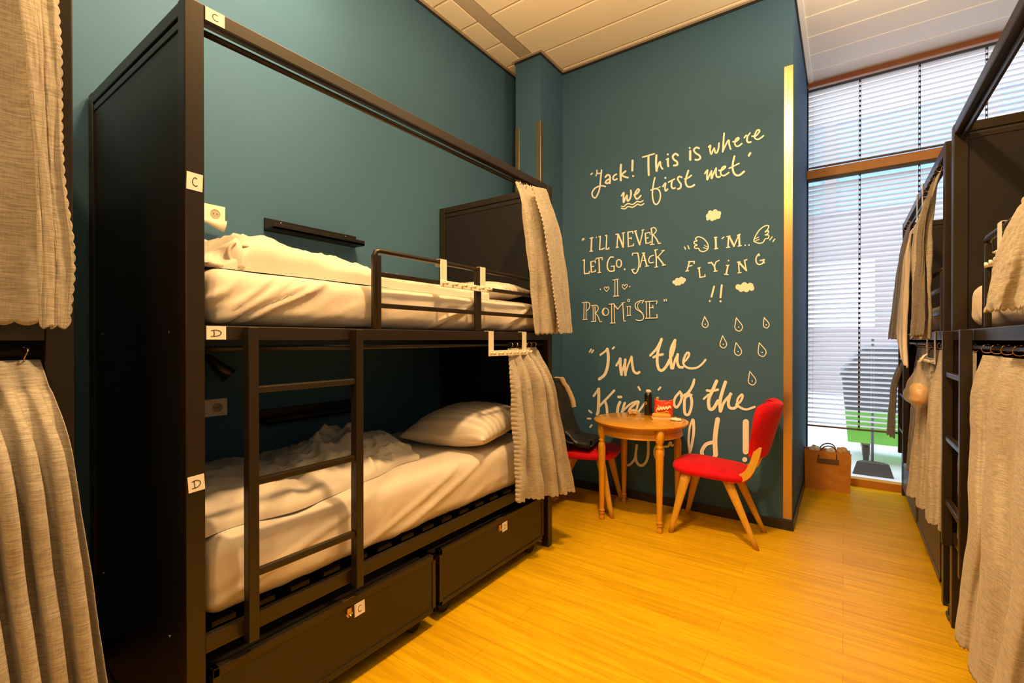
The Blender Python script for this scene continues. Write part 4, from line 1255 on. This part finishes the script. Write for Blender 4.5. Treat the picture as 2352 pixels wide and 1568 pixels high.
for nm, lab, loc, s, m, k in (('paper_scrap', 'crumpled white scrap of paper on the right of the round table', (-1.005, 3.475, TZ + .009), (.045, .028, .010), M_PAPER, 2),
                             ('crumpled_wrapper', 'crumpled tan wrapper left of the spray can on the round table', (-1.365, 3.57, TZ + .017), (.040, .028, .018), M_NAPKIN, 6)):
    bm = B(); bmesh.ops.create_icosphere(bm, subdivisions=3, radius=1)
    for v in bm.verts:
        n_ = v.co.normalized(); q = 1 + .4 * noise.noise(n_ * 2.2 + V((k, 0, 0))) + .2 * noise.noise(n_ * 5 + V((k, 2, 0)))
        v.co = V((n_.x * s[0] * q, n_.y * s[1] * q, max(-s[2] * .95, n_.z * s[2] * q)))
    o = tag(obj(nm, bm, m), lab, 'paper'); o.location = loc

# ------------------------------------------------------------------ fittings on the left wall
def wall_shelf(label, y0, y1, z):
    r = tag(empty('wall_shelf', (XW, y0, z), 0), label, 'shelf', 'black picture ledges'); w = y1 - y0
    bx('back_plate', (0, .014, 0, w, 0, .068), M_SHELF, r, .002); bx('ledge', (.0, .098, 0, w, 0, .014), M_SHELF, r, .002); bx('front_lip', (.086, .098, 0, w, .0, .030), M_SHELF, r, .002)
    for y in (.085, w - .075):
        bm = B(); tube(bm, [(.013, y, .055), (.0155, y, .055)], .004, 10); obj('screw', bm, M_STEEL, r, 0, True)
wall_shelf('black ledge shelf on the blue wall above the upper left bunk', 1.238, 1.797, 1.889)
wall_shelf('black ledge shelf on the blue wall behind the ladder of the lower left bunk', 1.205, 1.775, .884)

def socket(label, y, z):
    r = tag(empty('wall_socket', (XW, y, z)), label, 'socket', 'cream wall sockets'); h = .042
    bx('socket_plate', (0, .009, -.125, .045, -h, h), M_SOCKET, r, .003)
    for yy in (0, -.083):
        bm = B(); lathe(bm, [(.001, .0092), (.0185, .0092), (.0195, .0105), (.022, .0108), (.022, .0085), (.001, .0085)], seg=28)
        bmesh.ops.transform(bm, matrix=Matrix.Translation((0, yy, 0)) @ Euler((0, pi / 2, 0)).to_matrix().to_4x4(), verts=bm.verts)
        ins = obj('socket_insert', bm, MATS['socket_shadow'], r, 0, False)
        for q in (-.0075, .0075):
            bm = B(); tube(bm, [(.0090, yy + q, 0), (.0100, yy + q, 0)], .0028, 8); obj('socket_hole', bm, M_BLACK, ins)
mat('socket_shadow', (0.40, 0.36, 0.28), 0.4)
socket('cream double wall socket above the upper left bunk, beside the post', 1.003, 1.925)
socket('cream double wall socket beside the lower left bunk, under the black lamp', 1.010, .990)
def cone_lamp(label, m, loc, aim, k=1.0):
    r = tag(empty('reading_lamp', loc), label, 'lamp', 'cone reading lamps')
    d = V(aim).normalized(); a = V((0, 0, 1)).cross(d).normalized(); b_ = d.cross(a)
    bm = B(); prof = [(r_ * k, q_ * k) for r_, q_ in ((.012, 0), (.016, .01), (.022, .05), (.040, .135), (.038, .135), (.020, .05), (.010, .012))]
    rings = [[bm.verts.new(d * q + (a * cos(2 * pi * k / 28) + b_ * sin(2 * pi * k / 28)) * rr) for k in range(28)] for rr, q in prof]
    for i in range(len(rings) - 1):
        for k in range(28): bm.faces.new((rings[i][k], rings[i][(k + 1) % 28], rings[i + 1][(k + 1) % 28], rings[i + 1][k]))
    bm.faces.new(rings[0][::-1]); obj('lamp_shade', bm, m, r, 0, True)
    bm = B(); tube(bm, [(0, 0, 0), (-.03, -.01, .0), (XW - loc[0] + .012, -.015, 0)], .006, 8); obj('lamp_arm', bm, m, r, 0, True)
    bm = B(); tube(bm, [(XW - loc[0], -.015, 0), (XW - loc[0] + .014, -.015, 0)], .03, 20); obj('wall_mount', bm, m, r, .002)
cone_lamp('black cone reading lamp on the wall of the lower left bunk', M_CAN, (-2.405, .935, 1.245), (.035, .085, -.10))
cone_lamp('white cone reading lamp under the socket of the upper left bunk', M_SOCKET, (-2.425, .925, 1.877), (.02, .10, -.022), .72)

# ------------------------------------------------------------------ odds and ends on the right
hb = tag(empty('hanging_bag', (.335, 3.36, 1.205)), 'clear plastic bag with orange bread hanging from the right-hand hook rail', 'bag', 'hung clothing')
bm = B()
def hbag(u, v):
    a = 2 * pi * u; r = .012 + .075 * sstep(.05, .7, v) * (1 - .85 * sstep(.80, 1, v)); n_ = 1 + .14 * noise.noise(V((cos(a) * 2, sin(a) * 2, v * 6)))
    return V((r * .75 * cos(a) * n_, r * 1.5 * sin(a) * n_, -.26 * v - .0))
grid(bm, hbag, 30, 30, wrap=True); obj('bag_film', bm, M_BAGFILM, hb, 0, True)
bm = B(); pad(bm, (-.034, .034, -.075, .075, -.235, -.125), .032, lambda p, n: .004 * noise.noise(p * 30), (10, 18, 10)); obj('bread', bm, M_FOOD, hb, 0, True)
bm = B(); tube(bm, [(.0, -.02, -.01), (.02, -.015, .025), (.035, 0, .035), (.02, .015, .025), (0, .02, -.01)], .004, 8); obj('bag_handle', bm, M_PAPER, hb, 0, True)
cl = hb['group']; del hb['group']

def shoe(label, loc, rz):
    r = tag(empty('shoe', loc, rz), label, 'shoe', 'dark shoes between the right bunks')
    bm = B()
    def f(u, v):
        x = -.13 + .26 * u; w = .034 + .012 * sin(pi * (u * .9 + .1)) - .02 * sstep(.85, 1, u); hgt = .028 + (.075 * sstep(.62, .2, u))
        if u < .02 or u > .98: w *= .55
        a = pi * v; return V((x, w * cos(a) * 1.1, .022 + hgt * sin(a) ** .6))
    vs = grid(bm, f, 28, 14); bm.faces.new([vs[j][0] for j in range(15)]); bm.faces.new([vs[j][-1] for j in range(15)][::-1]); bm.faces.new(vs[0][::-1] + vs[-1])
    obj('upper', bm, M_SHOE, r, 0, True)
    bm = B(); tube(bm, [(.0 + .02, -.02, .078), (.03, .0, .082), (.02, .02, .078)], .003, 6); tube(bm, [(.045, -.02, .066), (.055, .0, .069), (.045, .02, .066)], .003, 6); obj('laces', bm, M_SOLE, r, 0, True)
    bm = B(); pad(bm, (-.135, .135, -.042, .042, 0, .024), .011, lambda p, n: 0, (14, 8, 3)); obj('sole', bm, M_SOLE, r, 0, True)
shoe('dark shoe on the floor in the gap between the right bunks, toe out', (.535, 2.988, 0), pi)
shoe('dark shoe on the floor beside the far right bunk post, toe out', (.555, 3.078, 0), pi)

# ------------------------------------------------------------------ camera, light, world
cam = bpy.data.cameras.new('camera'); cam.sensor_width = 36; cam.lens = F / 2352 * 36; cam.clip_start = .05
co = bpy.data.objects.new('camera', cam); COL.objects.link(co); SC.camera = co
co.matrix_world = Matrix(((RT.x, UP.x, -FW.x, 0), (RT.y, UP.y, -FW.y, 0), (RT.z, UP.z, -FW.z, EYE), (0, 0, 0, 1)))

def lamp(name, kind, loc, power, col, size=.2, rot=(0, 0, 0), **k):
    l = bpy.data.lights.new(name, kind); l.energy = power; l.color = col
    if kind == 'AREA': l.shape = 'DISK'; l.size = size
    elif kind in ('POINT', 'SPOT'): l.shadow_soft_size = size
    for a, b in k.items(): setattr(l, a, b)
    o = bpy.data.objects.new(name, l); COL.objects.link(o); o.location = loc; o.rotation_euler = rot; return o
WARM = (1.0, .60, .25)
lamp('ceiling_downlight', 'AREA', (-1.70, 1.0, 3.70), 22, WARM, .2)
lamp('ceiling_downlight', 'AREA', (-0.60, 1.45, 3.70), 98, WARM, .2)
lamp('ceiling_downlight', 'AREA', (-0.55, -0.4, 3.70), 52, WARM, .2)
lamp('ceiling_downlight', 'AREA', (-1.55, -1.2, 3.70), 26, WARM, .2)
lamp('ceiling_fill', 'AREA', (-1.0, 1.35, 2.95), 80, WARM, .9, (pi, 0, 0))  # added upward light that brightens the main ceiling, no fixture
lamp('ceiling_fill', 'AREA', (.65, 2.9, 2.95), 50, (1, .70, .40), .6, (pi, 0, 0))  # second added upward light, brightens the aisle ceiling
ws = lamp('wall_washer', 'SPOT', (-1.25, .95, 3.62), 190, (1, .68, .36), .12, spot_size=radians(84), spot_blend=.9)
ws.rotation_euler = (V((-2.48, .85, 3.2)) - V((-1.25, .95, 3.62))).to_track_quat('-Z', 'Y').to_euler()
lamp('fill_light', 'POINT', (.18, -.06, 1.75), 11, (1, .68, .36), .35)  # added fill beside the camera, lifts the dark lower bunks; no lamp stands here
w = bpy.data.worlds.new('overcast_sky'); SC.world = w; w.use_nodes = True
bg = w.node_tree.nodes['Background']; bg.inputs[0].default_value = (.80, .90, 1.0, 1); bg.inputs[1].default_value = 3.1
SC.view_settings.view_transform = 'Standard'; SC.view_settings.look = 'None'; SC.view_settings.exposure = 0; SC.view_settings.gamma = 1
SC.cycles.use_denoising = True
SC.cycles.max_bounces = 10; SC.cycles.diffuse_bounces = 6; SC.cycles.transparent_max_bounces = 24
SC.cycles.sample_clamp_indirect = 6
